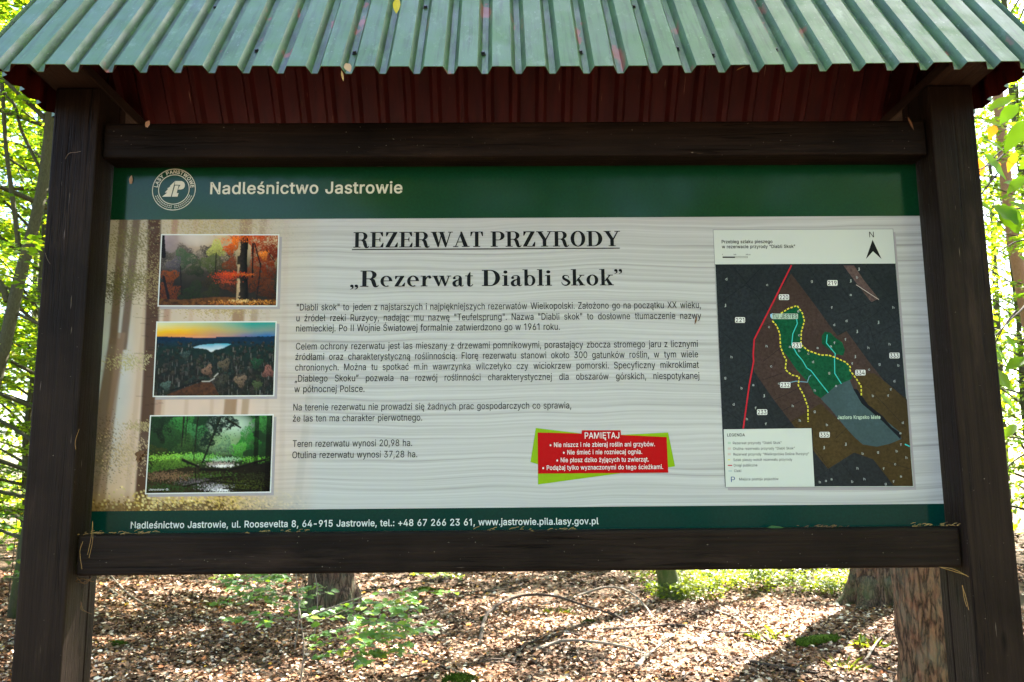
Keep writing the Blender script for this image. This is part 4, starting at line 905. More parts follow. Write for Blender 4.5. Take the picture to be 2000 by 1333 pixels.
def emblem():
    mb = MB(); c = at(340, 370.8); R0 = 43.9 * .00122
    def ring(r0, r1, n=56, sq=1.0):
        V = []; F = []
        for i in range(n):
            a = 2 * PI * i / n
            for r in (r0, r1): V.append((c[0] + r * math.cos(a), -LAY * 3, c[2] + r * math.sin(a)))
        for i in range(n):
            j = (i + 1) % n; F.append((2 * i, 2 * i + 1, 2 * j + 1, 2 * j))
        mb.add(V, F)
    ring(R0 * .965, R0); ring(R0 * .685, R0 * .72)
    s = 'LASY PA\u0143STWOWE'; a0, a1 = math.radians(172), math.radians(6); adv = []
    ws = {ch: (.32 if ch == ' ' else (lambda V: V[:, 0].max() - V[:, 0].min())(glyphs(ch, .02)[0])) for ch in set(s)}
    tot = sum(ws[ch] + .1 for ch in s) - .1; pos = 0
    for ch in s:
        mid = pos + ws[ch] / 2; pos += ws[ch] + .1
        if ch == ' ': continue
        a = a0 + (a1 - a0) * mid / tot; V, F = glyphs(ch, .02); xm = (V[:, 0].max() + V[:, 0].min()) / 2
        sc_ = R0 * .165 / CAPH; r = R0 * .765
        rx = (np.cos(a - PI / 2), np.sin(a - PI / 2)); ry = (np.cos(a), np.sin(a))
        mb.add([(c[0] + ry[0] * r + (v[0] - xm) * sc_ * rx[0] + v[1] * sc_ * ry[0], -LAY * 3 - v[2] * 2e-5, c[2] + ry[1] * r + (v[0] - xm) * sc_ * rx[1] + v[1] * sc_ * ry[1]) for v in V], F)
    Z = lambda x, y: (280 + x / 11.107, 310 + y / 11.107)
    for pl in ([(410, 832), (520, 745), (470, 742), (540, 665), (520, 655), (590, 612), (575, 605), (690, 495), (600, 832)],
               [(620, 832), (690, 590), (770, 590), (725, 755), (768, 755), (745, 832)],
               [(695, 492), (840, 492), (885, 520), (905, 565), (900, 620), (870, 660), (820, 678), (755, 678), (772, 640), (790, 600), (810, 578), (685, 572)]):
        flatpoly(mb, [Z(*p) for p in pl], 3)
    for sgn in (-1, 1):     # two sprigs of oak and spruce along the lower ring
        for i in range(11):
            a = math.radians(-90 + sgn * (6 + i * 6.2))
            for r, tl in ((.79, .5), (.88, -.5)):
                p = np.array([math.cos(a) * R0 * r, math.sin(a) * R0 * r]); d = a + PI / 2 * sgn + tl * sgn
                u = np.array([math.cos(d), math.sin(d)]) * R0 * .055; v = np.array([-u[1], u[0]]) * .36
                mb.poly([(c[0] + q[0], -LAY * 3 - i * 2e-6, c[2] + q[1]) for q in (p - u, p + v, p + u, p - v)][::1 if True else -1])
    mb.build('emblem', M['cream'], panel)
emblem()

for name_, fn, cs in (('pic_autumn', pic_autumn, [(315, 457.8), (546, 458.2), (541.8, 599.6), (308, 599.3)]),
                      ('pic_lake', pic_lake, [(305.7, 628.5), (540.9, 627.8), (536.2, 774.7), (298.5, 776)]),
                      ('pic_stream', pic_stream, [(293.3, 811.4), (535.2, 809.5), (529.8, 962.8), (283.6, 966)])):
    ctr = np.mean(cs, axis=0)
    inner = [tuple(np.array(q) + np.sign(ctr - np.array(q)) * 2.4) for q in cs]
    pp = print_grid('photo_print', fn(), inner, 4, M['picture'], panel)
    pp['label'] = {'pic_autumn': 'top photo of an autumn wood with orange leaves', 'pic_lake': 'middle photo of a lake among woods at sunset', 'pic_stream': 'bottom photo of a green wood with a stream'}[name_]
    # white mount and the printed drop shadow (part of the artwork)
    mb = MB(); sh = [(q[0] + 5, q[1] + 5) for q in cs]
    flatpoly(mb, sh, 2, 0); flatpoly(mb, cs, 3, 1)
    mb.build('photo_mount', [M['shade'], M['white']], panel)
    if name_ == 'pic_stream':
        t_ = MB(); put(t_, 'Jaros\u0142aw Gorzelewski' if False else 'Jaros\u0142aw G.', 291, 331, 958.5, 958, 3.6, 5); t_.build('photo_credit', M['white'], panel)

# ---- the red notice
Q = lambda x, y: (1020 + x / 6.25, 820 + y / 6.25)
mb = MB()
for pl, ly in (([(165, 102), (760, 175), (760, 400), (330, 590), (100, 518)], 2.0), ([(1780, 157), (1865, 572), (1500, 618), (1100, 400), (1100, 192)], 2.1), ([(190, 600), (193, 793), (1195, 655), (1195, 600)], 2.2)):
    flatpoly(mb, [Q(*p) for p in pl], ly, 0)
flatpoly(mb, [Q(*p) for p in [(187, 157), (722, 171), (727, 130), (1200, 130), (1205, 188), (1762, 213), (1782, 648), (193, 660)]], 3, 1)
put(mb, 'PAMI\u0118TAJ', *[v for v in (1142, 1209.6)], 857, 856.5, 11.8, 4, 2, .008)
for s_, a_, b_, ya in (('Nie niszcz i nie zbieraj ro\u015blin ani grzyb\u00f3w.', 335, 1618, 330), ('Nie \u015bmie\u0107 i nie rozniecaj ognia.', 497, 1462, 422), ('Nie p\u0142osz dziko \u017cyj\u0105cych tu zwierz\u0105t.', 417, 1543, 516), ('Pod\u0105\u017caj tylko wyznaczonymi do tego \u015bcie\u017ckami.', 246, 1718, 608)):
    (xa, y0), (xb, _) = Q(a_, ya), Q(b_, ya)
    put(mb, '\u2022 ' + s_, xa, xb, y0 + .6, y0 - .6, 8.6, 4, 2, .009)
mb.build('notice', [M['lime'], M['red'], M['white']], panel)

# ---- the trail map
A = lambda x, y: (1380 + x / 4.762, 430 + y / 4.762)
B = lambda x, y: (1380 + x / 4.762, 690 + y / 4.762)
MM = ['shade', 'paper', 'map_slate', 'map_brown', 'map_olive', 'map_green', 'map_lake', 'map_strip', 'road', 'yellow', 'cyan', 'steel', 'white', 'ink', 'line', 'blue', 'palegreen', 'palepink', 'pin', 'grey', 'pale_mark']
mi_ = {k: i for i, k in enumerate(MM)}
mb = MB()
mapc = [(1393.2, 450), (1743.3, 448.3), (1784.2, 951), (1416.7, 952)]
flatpoly(mb, [(q[0] + 5, q[1] + 6) for q in mapc], 1.6, mi_['shade'])
flatpoly(mb, [(q[0] + sx_ * 1.0, q[1] + sy_ * 1.0) for q, sx_, sy_ in zip(mapc, (-1, 1, 1, -1), (-1, -1, 1, 1))], 1.9, mi_['grey'])
flatpoly(mb, mapc, 2.2, mi_['paper'])
flatpoly(mb, [(1397.0, 518.0), (1748.6, 516.4), (1783.2, 950), (1416.0, 951)], 2.6, mi_['map_slate'])
flatpoly(mb, [A(785, 500), A(975, 750), A(1215, 1080), A(1300, 1035), A(1500, 1310), B(1650, 260), B(1860, 430), B(1917, 1236), B(1740, 1236), B(1550, 990), B(1370, 925), B(1128, 1078), B(985, 900), B(985, 715), B(820, 690), B(620, 430), B(440, 170), B(430, 100), A(440, 1110), A(640, 720)], 3.0, mi_['map_brown'])
flatpoly(mb, [B(1400, 190), B(1560, 190), B(1860, 430), B(1917, 1236), B(1740, 1236), B(1550, 990), B(1370, 925), B(1128, 1078), B(985, 900), B(985, 715), B(820, 690), B(780, 640), B(1060, 470), B(1300, 700), B(1460, 860), B(1800, 800), B(1620, 600), B(1400, 380)], 3.2, mi_['map_olive'])
flatpoly(mb, [A(1270, 425), A(1370, 425), A(1460, 560), A(1600, 735), A(1530, 765), A(1400, 600)], 3.1, mi_['map_strip'])
flatpoly(mb, [A(840, 800), A(890, 870), A(908, 940), A(880, 1040), A(875, 1160), A(940, 1215), A(1060, 1260), A(1110, 1255), A(1190, 1280), A(1290, 1330), B(1330, 115), B(1350, 240), B(1200, 310), B(1060, 420), B(1000, 380), B(940, 270), B(830, 150), B(740, 20), A(690, 1200), A(680, 1060), A(650, 985), A(610, 940), A(690, 870)], 3.4, mi_['map_green'])
flatpoly(mb, [A(1100, 1040), A(1150, 1050), A(1200, 1100), A(1260, 1140), A(1285, 1210), A(1270, 1262), A(1200, 1250), A(1130, 1200), A(1070, 1150), A(1070, 1080)], 3.5, mi_['map_green'])
flatpoly(mb, [B(1330, 250), B(1370, 350), B(1440, 440), B(1640, 605), B(1800, 740), B(1810, 800), B(1700, 845), B(1580, 872), B(1450, 850), B(1370, 780), B(1280, 680), B(1150, 520), B(1060, 425), B(1200, 305)], 3.6, mi_['map_lake'])
flatpoly(mb, [B(1360, 330), B(1400, 340), B(1500, 480), B(1640, 590), B(1720, 690), B(1810, 750), B(1800, 800), B(1640, 640), B(1440, 470)], 3.7, mi_['line'])
for pth in ([A(240, 430), A(540, 800), A(620, 890)], [A(110, 780), A(350, 610), A(520, 430)], [A(110, 1010), A(420, 1290)], [A(350, 610), A(560, 700)], [A(1040, 640), A(1230, 630)], [A(1180, 890), A(1450, 800), A(1750, 690)], [A(1200, 1085), A(1480, 940), A(1640, 820)], [A(1250, 620), A(1520, 1010), A(1610, 1330)], [A(1400, 620), A(1640, 800), A(1790, 980)], [A(1540, 1080), A(1780, 960)], [A(960, 750), A(1150, 740)],
            [A(470, 1010), A(600, 960)], [A(520, 1320), A(690, 1190)], [B(140, 330), B(390, 180)], [B(520, 250), B(700, 190)], [B(620, 440), B(850, 330)], [B(700, 540), B(900, 430)], [B(690, 700), B(860, 600)], [B(440, 180), B(500, 400), B(620, 640)], [B(1190, 800), B(1300, 700)], [B(1000, 880), B(1240, 1220)], [B(1130, 1080), B(1010, 1170)], [B(1260, 1030), B(1420, 1230)], [B(1600, 200), B(1860, 440)], [B(1500, 320), B(1860, 700)], [B(1640, 1000), B(1900, 1080)], [B(1650, 260), B(1800, 150)], [B(130, 500), B(330, 640)], [A(940, 430), A(1120, 700)], [A(1480, 430), A(1760, 800)]):
    flatline(mb, pth, .6, 3.8, mi_['line'])
flatline(mb, [A(1390, 605), A(1600, 742)], 1.1, 3.9, mi_['palepink'])
flatline(mb, [A(787, 425), A(640, 722), A(442, 1112), A(432, 1250), B(436, 80), B(395, 300), B(340, 700)], 2.8, 4.0, mi_['road'])
flatline(mb, [A(835, 920), A(842, 965), A(800, 1060), A(790, 1160), A(840, 1250), B(890, 70), B(930, 140), B(970, 165), B(1050, 270), B(1128, 368)], 1.8, 4.1, mi_['cyan'])
flatline(mb, [A(1120, 1070), A(1112, 1145), A(1195, 1245), B(1188, 60), B(1190, 190), B(1250, 285)], 1.8, 4.1, mi_['cyan'])
flatline(mb, [B(770, 275), B(830, 262), B(935, 272), B(950, 225), B(968, 207)], 1.6, 4.15, mi_['steel'])
flatline(mb, [B(1845, 850), B(1885, 868)], 2.4, 4.1, mi_['cyan'])
for pth in ([A(610, 940), A(650, 985), A(680, 1060), A(685, 1180), A(720, 1270), B(740, 60), B(730, 155), B(790, 205), B(860, 220), B(850, 300), B(900, 390), B(940, 500), B(942, 640)],
            [A(690, 870), A(760, 825), A(840, 798), A(890, 870), A(908, 940), A(880, 1040), A(875, 1160), A(940, 1215), A(1060, 1258), A(1130, 1258), A(1190, 1278), B(1290, 85), B(1335, 130), B(1330, 160), B(1390, 240), B(1435, 310), B(1437, 400)]):
    flatline(mb, pth, 2.6, 4.3, mi_['yellow'], dash=(.0058, .0034))
# place names and parcel numbers: white halo, dark figures
for s_, (x_, y_), cp, w_ in [('219', A(1168, 588), 8, 17), ('220', A(718, 720), 8, 17), ('221', A(310, 932), 8, 16.5), ('231', A(838, 1168), 8, 16), ('333', A(1745, 1262), 8, 17), ('232', B(730, 298), 8, 17), ('233', B(515, 550), 8, 17), ('334', B(1428, 183), 8, 17), ('335', B(1095, 760), 8, 17), ('TU JESTE\u015a', A(727, 898), 7.6, 48)]:
    e_ = 1.5; flatpoly(mb, [(x_ - w_ / 2 - e_, y_ - cp / 2), (x_ - w_ / 2, y_ - cp / 2 - e_), (x_ + w_ / 2, y_ - cp / 2 - e_), (x_ + w_ / 2 + e_, y_ - cp / 2), (x_ + w_ / 2 + e_, y_ + cp / 2), (x_ + w_ / 2, y_ + cp / 2 + e_), (x_ - w_ / 2, y_ + cp / 2 + e_), (x_ - w_ / 2 - e_, y_ + cp / 2)], 4.6, mi_['white'] if len(s_) < 5 else mi_['palegreen'])
    put(mb, s_, x_ - w_ / 2, x_ + w_ / 2, y_ + cp / 2, y_ + cp / 2, cp, 4.9, mi_['ink'], .010)
x_, y_ = B(1415, 598); put(mb, 'Jezioro Kr\u0105psko Ma\u0142e', x_ - 42, x_ + 42, y_ + 3, y_ + 3, 6.4, 4.6, mi_['palegreen'], .03)
rl = random.Random(3)
for p_ in [A(183, 552), A(563, 605), A(977, 570), A(1338, 566), A(1398, 535), A(1338, 697), A(173, 795), A(1163, 817), A(1299, 940), A(1185, 977), A(1596, 952), A(1398, 1036), A(1735, 815), A(580, 996), A(850, 850), A(860, 1072), A(557, 1175), A(772, 1180), A(860, 1218), A(945, 1243), A(1030, 1190), A(1188, 1145), A(1155, 1175), A(1290, 1113), A(1380, 1270), A(1503, 1190), A(1700, 1157), A(231, 1276), A(1415, 457), B(600, 123), B(172, 230), B(325, 327), B(433, 297), B(672, 283), B(533, 396), B(250, 478), B(455, 512), B(374, 615), B(550, 660), B(800, 492), B(866, 628), B(1003, 542), B(1005, 348), B(988, 83), B(1138, 184), B(1202, 305), B(1353, 100), B(1510, 153), B(1606, 102), B(1782, 115), B(1744, 262), B(1712, 340), B(1687, 398), B(1545, 398), B(1118, 668), B(1090, 878), B(1292, 846), B(1450, 935), B(1592, 920), B(1766, 912), B(1856, 972), B(1752, 1032), B(1805, 1146), B(1645, 1076), B(1402, 1072), B(1466, 1172), B(1353, 1195), B(1160, 1172), B(1108, 1187), B(1052, 1200), B(1663, 1215), B(1737, 1195), B(1822, 648), B(1800, 744), B(1806, 852)]:
    put(mb, rl.choice('abcdfghj'), p_[0] - 1.9, p_[0] + 1.9, p_[1] + 2.2, p_[1] + 2.2, 4.6, 4.5, mi_['pale_mark'], .02)
flatpoly(mb, [A(590, 880), A(612, 870), A(632, 885), A(625, 905), A(606, 922), A(592, 905)], 4.55, mi_['pin'])
# title strip, scale bar and north arrow
put(mb, 'Przebieg szlaku pieszego', *[A(140, 0)[0], A(612, 0)[0]], A(0, 218)[1], A(0, 217)[1], 6.2, 3, mi_['ink'], .013)
put(mb, 'w rezerwacie przyrody "Diabli Skok"', *[A(142, 0)[0], A(823, 0)[0]], A(0, 264)[1], A(0, 262)[1], 6.2, 3, mi_['ink'], .013)
flatpoly(mb, [A(148, 342), A(264, 342), A(264, 354), A(148, 354)], 3, mi_['ink'])
for pth in ([A(264, 342), A(379, 342)], [A(264, 353), A(379, 353)], [A(379, 341), A(379, 354)]): flatline(mb, pth, .5, 3, mi_['ink'])
for s_, x_, w_ in (('0', 148, 1.4), ('100', 262, 5.0), ('200 m', 385, 9)):
    put(mb, s_, A(x_, 0)[0] - w_ / 2, A(x_, 0)[0] + w_ / 2, A(0, 329)[1], A(0, 329)[1], 2.4, 3, mi_['ink'], .01)
put(mb, 'N', A(1513, 0)[0], A(1556, 0)[0], A(0, 163)[1], A(0, 163)[1], 11, 3, mi_['ink'], .0)
flatpoly(mb, [A(1542, 185), A(1626, 365), A(1546, 293), A(1480, 365)], 3, mi_['ink'])
flatline(mb, [(1396.9, 517.6), (1748.5, 516.0)], 1.2, 3.1, mi_['ink'])
# legend
flatpoly(mb, [B(157, 710), B(972, 700), B(1003, 1240), B(176, 1243)], 5.0, mi_['paper'])
for pth in ([B(157, 708), B(974, 698)], [B(974, 698), B(1004, 1241)]): flatline(mb, pth, .8, 5.2, mi_['ink'])
put(mb, 'LEGENDA', B(190, 0)[0], B(355, 0)[0], B(0, 776)[1], B(0, 775)[1], 5.6, 5.4, mi_['ink'], .013)
for s_, a_, b_, y_ in (('Rezerwat przyrody "Diabli Skok"', 243, 695, 847), ('Otulina rezerwatu przyrody "Diabli Skok"', 245, 818, 899), ('Rezerwat przyrody "Wielkopolska Dolina Rurzycy"', 247, 950, 951), ('Szlak pieszy wok\u00f3\u0142 rezerwatu przyrody', 248, 795, 1003), ('Drogi publiczne', 252, 470, 1055), ('Cieki', 254, 320, 1107), ('Miejsce postoju pojazd\u00f3w', 302, 667, 1183)):
    put(mb, s_, B(a_, 0)[0], B(b_, 0)[0], B(0, y_ + 1)[1], B(0, y_ - 1)[1], 4.9, 5.4, mi_['ink'], .002)
for c_, y_ in (('palegreen', 837), ('palepink', 889), ('palepink', 941)):
    flatpoly(mb, [B(195, y_ - 10), B(224, y_ - 10), B(224, y_ + 10), B(195, y_ + 10)], 5.4, mi_[c_])
flatline(mb, [B(197, 993), B(214, 993)], 1.6, 5.4, mi_['yellow']); flatline(mb, [B(198, 1045), B(234, 1045)], 1.8, 5.4, mi_['road']); flatline(mb, [B(203, 1097), B(234, 1097)], 1.0, 5.4, mi_['steel'])
put(mb, 'P', B(226, 0)[0], B(264, 0)[0], B(0, 1200)[1], B(0, 1200)[1], 10.5, 5.4, mi_['blue'], .0)
mb.build('trail_map', [M[k] for k in MM], panel)

# ================================================================== foliage materials
def leaf_mat(name, cols, trans=.45, rough=.45, use_attr=False, hue=.0):
    mt = bpy.data.materials.new(name); mt.use_nodes = True; n = mt.node_tree
    b = n.nodes['Principled BSDF']; b.inputs['Roughness'].default_value = rough; b.inputs['Specular IOR Level'].default_value = .35
    out = n.nodes['Material Output']
    a = N(n, 'ShaderNodeVertexColor'); a.layer_name = 'print'
    c = ramp(n, a.outputs[0], [(i / (len(cols) - 1), q) for i, q in enumerate(cols)])
    tr = N(n, 'ShaderNodeBsdfTranslucent'); mx = N(n, 'ShaderNodeMixShader'); mx.inputs[0].default_value = trans
    tc = mix(n, c, (1.25, .98, .22, 1), 1.0, 'MULTIPLY'); tc2 = N(n, 'ShaderNodeVectorMath', operation='SCALE'); tc2.inputs['Scale'].default_value = 2.5
    n.links.new(tc, tc2.inputs[0])
    n.links.new(c, b.inputs['Base Color']); n.links.new(tc2.outputs[0], tr.inputs[0])
    n.links.new(b.outputs[0], mx.inputs[1]); n.links.new(tr.outputs[0], mx.inputs[2]); n.links.new(mx.outputs[0], out.inputs['Surface'])
    return mt
M['beech_leaf'] = leaf_mat('beech_leaf', [(.04, .10, .010), (.07, .155, .014), (.115, .21, .018), (.20, .24, .02)], .55)
M['beech_leaf_near'] = leaf_mat('beech_leaf_near', [(.045, .125, .012), (.075, .18, .016), (.13, .24, .02), (.40, .17, .03)], .58)
M['sapling_leaf'] = leaf_mat('sapling_leaf', [(.05, .12, .035), (.07, .16, .04), (.10, .20, .03), (.30, .30, .02)], .4, .38)
M['pine_leaf'] = leaf_mat('pine_needle_clump', [(.018, .04, .012), (.03, .06, .018), (.045, .08, .02)], .15, .6)
M['berry_leaf'] = leaf_mat('bilberry_leaf', [(.045, .08, .010), (.075, .125, .016), (.13, .18, .025)], .45)
def litter_mat():
    mt, n, b = new_mat('leaf_litter', .8, .12)
    a = N(n, 'ShaderNodeVertexColor'); a.layer_name = 'print'
    n.links.new(a.outputs[0], b.inputs['Base Color']); return mt
M['litter'] = litter_mat()
def bark(name, c0, c1, plates=True, moss=(0, 0), mossy=1.0, vs=(9, 9, 1.7), strength=1.0, dist=.04):
    mt, n, b = new_mat(name, .9, .2)
    v = coords(n, vs)
    vo = N(n, 'ShaderNodeTexVoronoi'); vo.feature = 'DISTANCE_TO_EDGE'; vo.inputs['Scale'].default_value = 2.6
    dv = noise(n, v, 2.2, 4)
    ad = N(n, 'ShaderNodeVectorMath', operation='ADD'); n.links.new(v, ad.inputs[0]); n.links.new(dv, ad.inputs[1]); n.links.new(ad.outputs[0], vo.inputs['Vector'])
    f = noise(n, coords(n, (30, 30, 9)), 3, 5, .7); big = noise(n, coords(n, (3, 3, 2)), 2.0, 3)
    c = ramp(n, f, [(.3, c0), (.7, c1)])
    if plates:
        e = ramp(n, vo.outputs['Distance'], [(.0, (0, 0, 0)), (.07, (.35, .35, .35)), (.22, (1, 1, 1))])
        c = mix(n, tuple(q * .22 for q in c0), c, e)
        c = mix(n, c, (.13, .125, .085, 1), ramp(n, big, [(.48, (0, 0, 0)), (.66, (.5, .5, .5))]))
        c = mix(n, c, tuple(q * 1.15 for q in c1[:1]) + tuple(q * .85 for q in c1[1:]), ramp(n, noise(n, coords(n, (8, 8, 4)), 2.4, 3), [(.52, (0, 0, 0)), (.72, (.55, .55, .55))]))
    if moss[1] > 0:
        sx = N(n, 'ShaderNodeSeparateXYZ'); n.links.new(coords(n), sx.inputs[0])
        mm = N(n, 'ShaderNodeMapRange'); mm.inputs['From Min'].default_value = moss[0]; mm.inputs['From Max'].default_value = moss[1]
        mm.inputs['To Min'].default_value = 1; mm.inputs['To Max'].default_value = 0; n.links.new(sx.outputs[2], mm.inputs['Value'])
        ml = N(n, 'ShaderNodeMath', operation='MULTIPLY'); n.links.new(mm.outputs[0], ml.inputs[0]); n.links.new(ramp(n, big, [(.42, (0, 0, 0)), (.62, (mossy, mossy, mossy))]), ml.inputs[1])
        c = mix(n, c, (.040, .062, .012, 1), ml.outputs[0])
    n.links.new(c, b.inputs['Base Color'])
    hh = vo.outputs['Distance'] if plates else f
    bump(n, b, hh if not plates else N2max(n, hh, f), strength, dist); return mt
def N2max(n, a, f):
    mn = N(n, 'ShaderNodeMath', operation='MINIMUM'); n.links.new(a, mn.inputs[0]); mn.inputs[1].default_value = .22
    ad = N(n, 'ShaderNodeMath', operation='MULTIPLY_ADD'); n.links.new(f, ad.inputs[0]); ad.inputs[1].default_value = .12; n.links.new(mn.outputs[0], ad.inputs[2]); return ad.outputs[0]
M['pine_bark'] = bark('pine_bark', (.080, .045, .026), (.20, .118, .068), True, (.1, .5), .35)
M['pine_bark_dark'] = bark('pine_bark_dark', (.07, .045, .030), (.16, .105, .07), True, (.05, .55), .8)
M['beech_bark'] = bark('beech_bark', (.034, .034, .016), (.078, .074, .038), False, (.2, 1.6), .8, strength=.3, dist=.01)
M['mossy_bark'] = bark('mossy_bark', (.05, .06, .02), (.09, .10, .03), False, (.9, 2.4), 1.0, strength=.5, dist=.02)
M['upper_pine'] = bark('upper_pine_bark', (.20, .10, .06), (.32, .18, .11), False, (0, 0), strength=.3)
M['twig'] = bark('twig_bark', (.022, .015, .011), (.075, .052, .038), False, (0, 0), strength=.3, dist=.004)
M['pale_twig'] = bark('pale_twig_bark', (.12, .095, .07), (.24, .20, .16), False, (0, 0), strength=.3, dist=.004)
def moss_mat():
    mt, n, b = new_mat('moss', .95, .1)
    f = noise(n, coords(n), 90, 4, .7)
    n.links.new(ramp(n, f, [(.3, (.012, .028, .003)), (.5, (.05, .09, .008)), (.72, (.13, .19, .02))]), b.inputs['Base Color']); bump(n, b, f, 1, .02); return mt
M['moss'] = moss_mat()

# ------------------------------------------------------------------ leaf geometry
def leaves(P, D, Nn, L, W, rng, val=None, curl=.15):
    """six-vertex folded leaves. P base points, D directions, Nn normals, L lengths, W half-widths"""
    n = len(P); D = D / np.linalg.norm(D, axis=1, keepdims=True)
    Nn = Nn - D * (Nn * D).sum(1, keepdims=True); Nn /= np.linalg.norm(Nn, axis=1, keepdims=True) + 1e-9
    S = np.cross(Nn, D); L = L[:, None]; W = W[:, None]; cu = (curl * (rng.random((n, 1)) * 1.6 - .3))
    pts = [P, P + D * L * .3 - S * W * .92 + Nn * W * .25, P + D * L * .68 - S * W * .8 + Nn * (W * .2 - cu * L * .35), P + D * L - Nn * cu * L,
           P + D * L * .68 + S * W * .8 + Nn * (W * .2 - cu * L * .35), P + D * L * .3 + S * W * .92 + Nn * W * .25]
    V = np.stack(pts, 1).reshape(-1, 3)
    b = np.arange(n)[:, None] * 6
    F = np.concatenate([b + np.array([[0, 1, 2, 3]]), b + np.array([[0, 3, 4, 5]])], 1).reshape(-1, 4)
    if val is None: val = rng.random(n)
    col = np.repeat(np.stack([val] * 3 + [np.ones(n)], 1), 6, axis=0)
    return V, F, col

def leaves_fine(P, D, Nn, L, W, rng, val, fold=.28, curl=.2):
    """close-up leaves: pointed oval outline, midrib fold, wavy rim (rows of 3 points)"""
    prof = np.array([(0, .02), (.10, .42), (.25, .84), (.42, 1.0), (.60, .92), (.78, .62), (.91, .27), (1.0, .0)])
    Vs = []; Fs = []; Cs = []; b = 0
    for i in range(len(P)):
        d = D[i] / np.linalg.norm(D[i]); nn = Nn[i] - d * (Nn[i] @ d); nn /= np.linalg.norm(nn); s = np.cross(nn, d); cu = curl * (rng.random() * 1.5 - .2)
        for j, (t, wv) in enumerate(prof):
            c = P[i] + d * L[i] * t - nn * cu * L[i] * t * t
            k = W[i] * wv; wob = W[i] * .10 * math.sin(j * 2.6 + i)
            Vs += [c - s * k + nn * (k * fold + wob), c, c + s * k + nn * (k * fold - wob)]; Cs += [(val[i],) * 3 + (1,)] * 3
        for j in range(len(prof) - 1):
            a = b + 3 * j; Fs += [(a, a + 1, a + 4, a + 3), (a + 1, a + 2, a + 5, a + 4)]
        b += 3 * len(prof)
    return np.array(Vs), np.array(Fs), np.array(Cs)

def sprays(branches, rng, per_m, leafL, flat_=.35, zj=.05, droop=.1):
    """leaves set along twigs of horizontal branches -> P, D, N"""
    P = []; D = []; Nn = []
    for pts in branches:
        pts = np.asarray(pts); seg = np.linalg.norm(np.diff(pts, axis=0), axis=1); Lb = seg.sum()
        n = max(2, int(per_m * Lb)); t = rng.random(n) ** .8; cum = np.concatenate([[0], np.cumsum(seg)]) / Lb
        q = np.stack([np.interp(t, cum, pts[:, k]) for k in range(3)], 1)
        dr = pts[-1] - pts[0]; dr = dr / (np.linalg.norm(dr) + 1e-9); side = np.cross(dr, [0, 0, 1.]); side /= np.linalg.norm(side) + 1e-9
        sg = np.where(rng.random(n) < .5, -1, 1)[:, None]; a = rng.uniform(.5, 1.2, (n, 1))
        d = dr * np.cos(a) + side * sg * np.sin(a) + rng.normal(0, .18, (n, 3)); d[:, 2] -= droop
        P.append(q + rng.normal(0, zj, (n, 3)) * [1, 1, .5]); D.append(d); Nn.append(np.array([0, 0, 1.]) + rng.normal(0, flat_, (n, 3)))
    return np.concatenate(P), np.concatenate(D), np.concatenate(Nn)

def beech_shape(seed, H, base, spread, nb, per_m, leafL=.075, r0=.12, lean=(0, 0)):
    """-> (trunk MB with limbs, leaf V/F/col)"""
    rng = np.random.default_rng(seed); rr = random.Random(seed); mb = MB()
    n = 12; tp = [np.array([lean[0] * (i / n) ** 1.3 * H + .06 * math.sin(i * 1.1 + seed), lean[1] * (i / n) * H + .05 * math.cos(i * .9 + seed), H * i / n - (.15 if i == 0 else 0)]) for i in range(n + 1)]
    mb.tube(tp, [r0 * (1.35 if i == 0 else 1) * (1 - .86 * i / n) for i in range(n + 1)], 12)
    tws = []
    for k in range(nb):
        f = (base + (H * .985 - base) * ((k + rr.random()) / nb)) / H
        i = min(n - 1, int(f * n)); p = tp[i] + (tp[i + 1] - tp[i]) * (f * n - i)
        a = k * 2.4 + rr.uniform(-.5, .5); g = (f - base / H) / (1 - base / H); l = spread * (math.sin(PI * min(1, .18 + .80 * g)) ** .8) * rr.uniform(.65, 1.15)
        up = rr.uniform(.05, .30) + .5 * g
        d = np.array([math.cos(a), math.sin(a), 0]); br = [p, p + d * l * .35 + [0, 0, l * up * .5], p + d * l * .7 + [0, 0, l * up * .75], p + d * l + [0, 0, l * up * .75 - .06 * l]]
        br = spline(br, 3); rb = r0 * (1 - .86 * f) * .42
        mb.tube(br, [max(.004, rb * (1 - .9 * j / (len(br) - 1))) for j in range(len(br))], 5, cap=False)
        nt_ = max(4, int(l * 4.2))
        for j in range(nt_):
            t = .22 + .78 * (j + rr.random()) / nt_; jj = min(len(br) - 2, int(t * (len(br) - 1))); q = br[jj] + (br[jj + 1] - br[jj]) * (t * (len(br) - 1) - jj)
            sgn = 1 if j % 2 else -1; an = a + sgn * rr.uniform(.5, 1.1); tl = l * rr.uniform(.22, .42) * (1.15 - .6 * t)
            e = q + np.array([math.cos(an) * tl, math.sin(an) * tl, rr.uniform(-.08, .12) * tl])
            tw = [q, (q + e) / 2 + [0, 0, .03 * tl], e]; tws.append(tw)
            mb.tube(tw, [.006, .004, .002], 3, cap=False)
        tws.append(br[len(br) // 2:])
    P, D, Nn = sprays(tws, rng, per_m, leafL)
    k = len(P); L = leafL * rng.uniform(.6, 1.15, k)
    V, F, col = leaves(P, D, Nn, L, L * .33, rng, np.clip(rng.beta(2, 2.2, k) + (rng.random(k) < .04) * .5, 0, 1))
    return mb, (V, F, col)

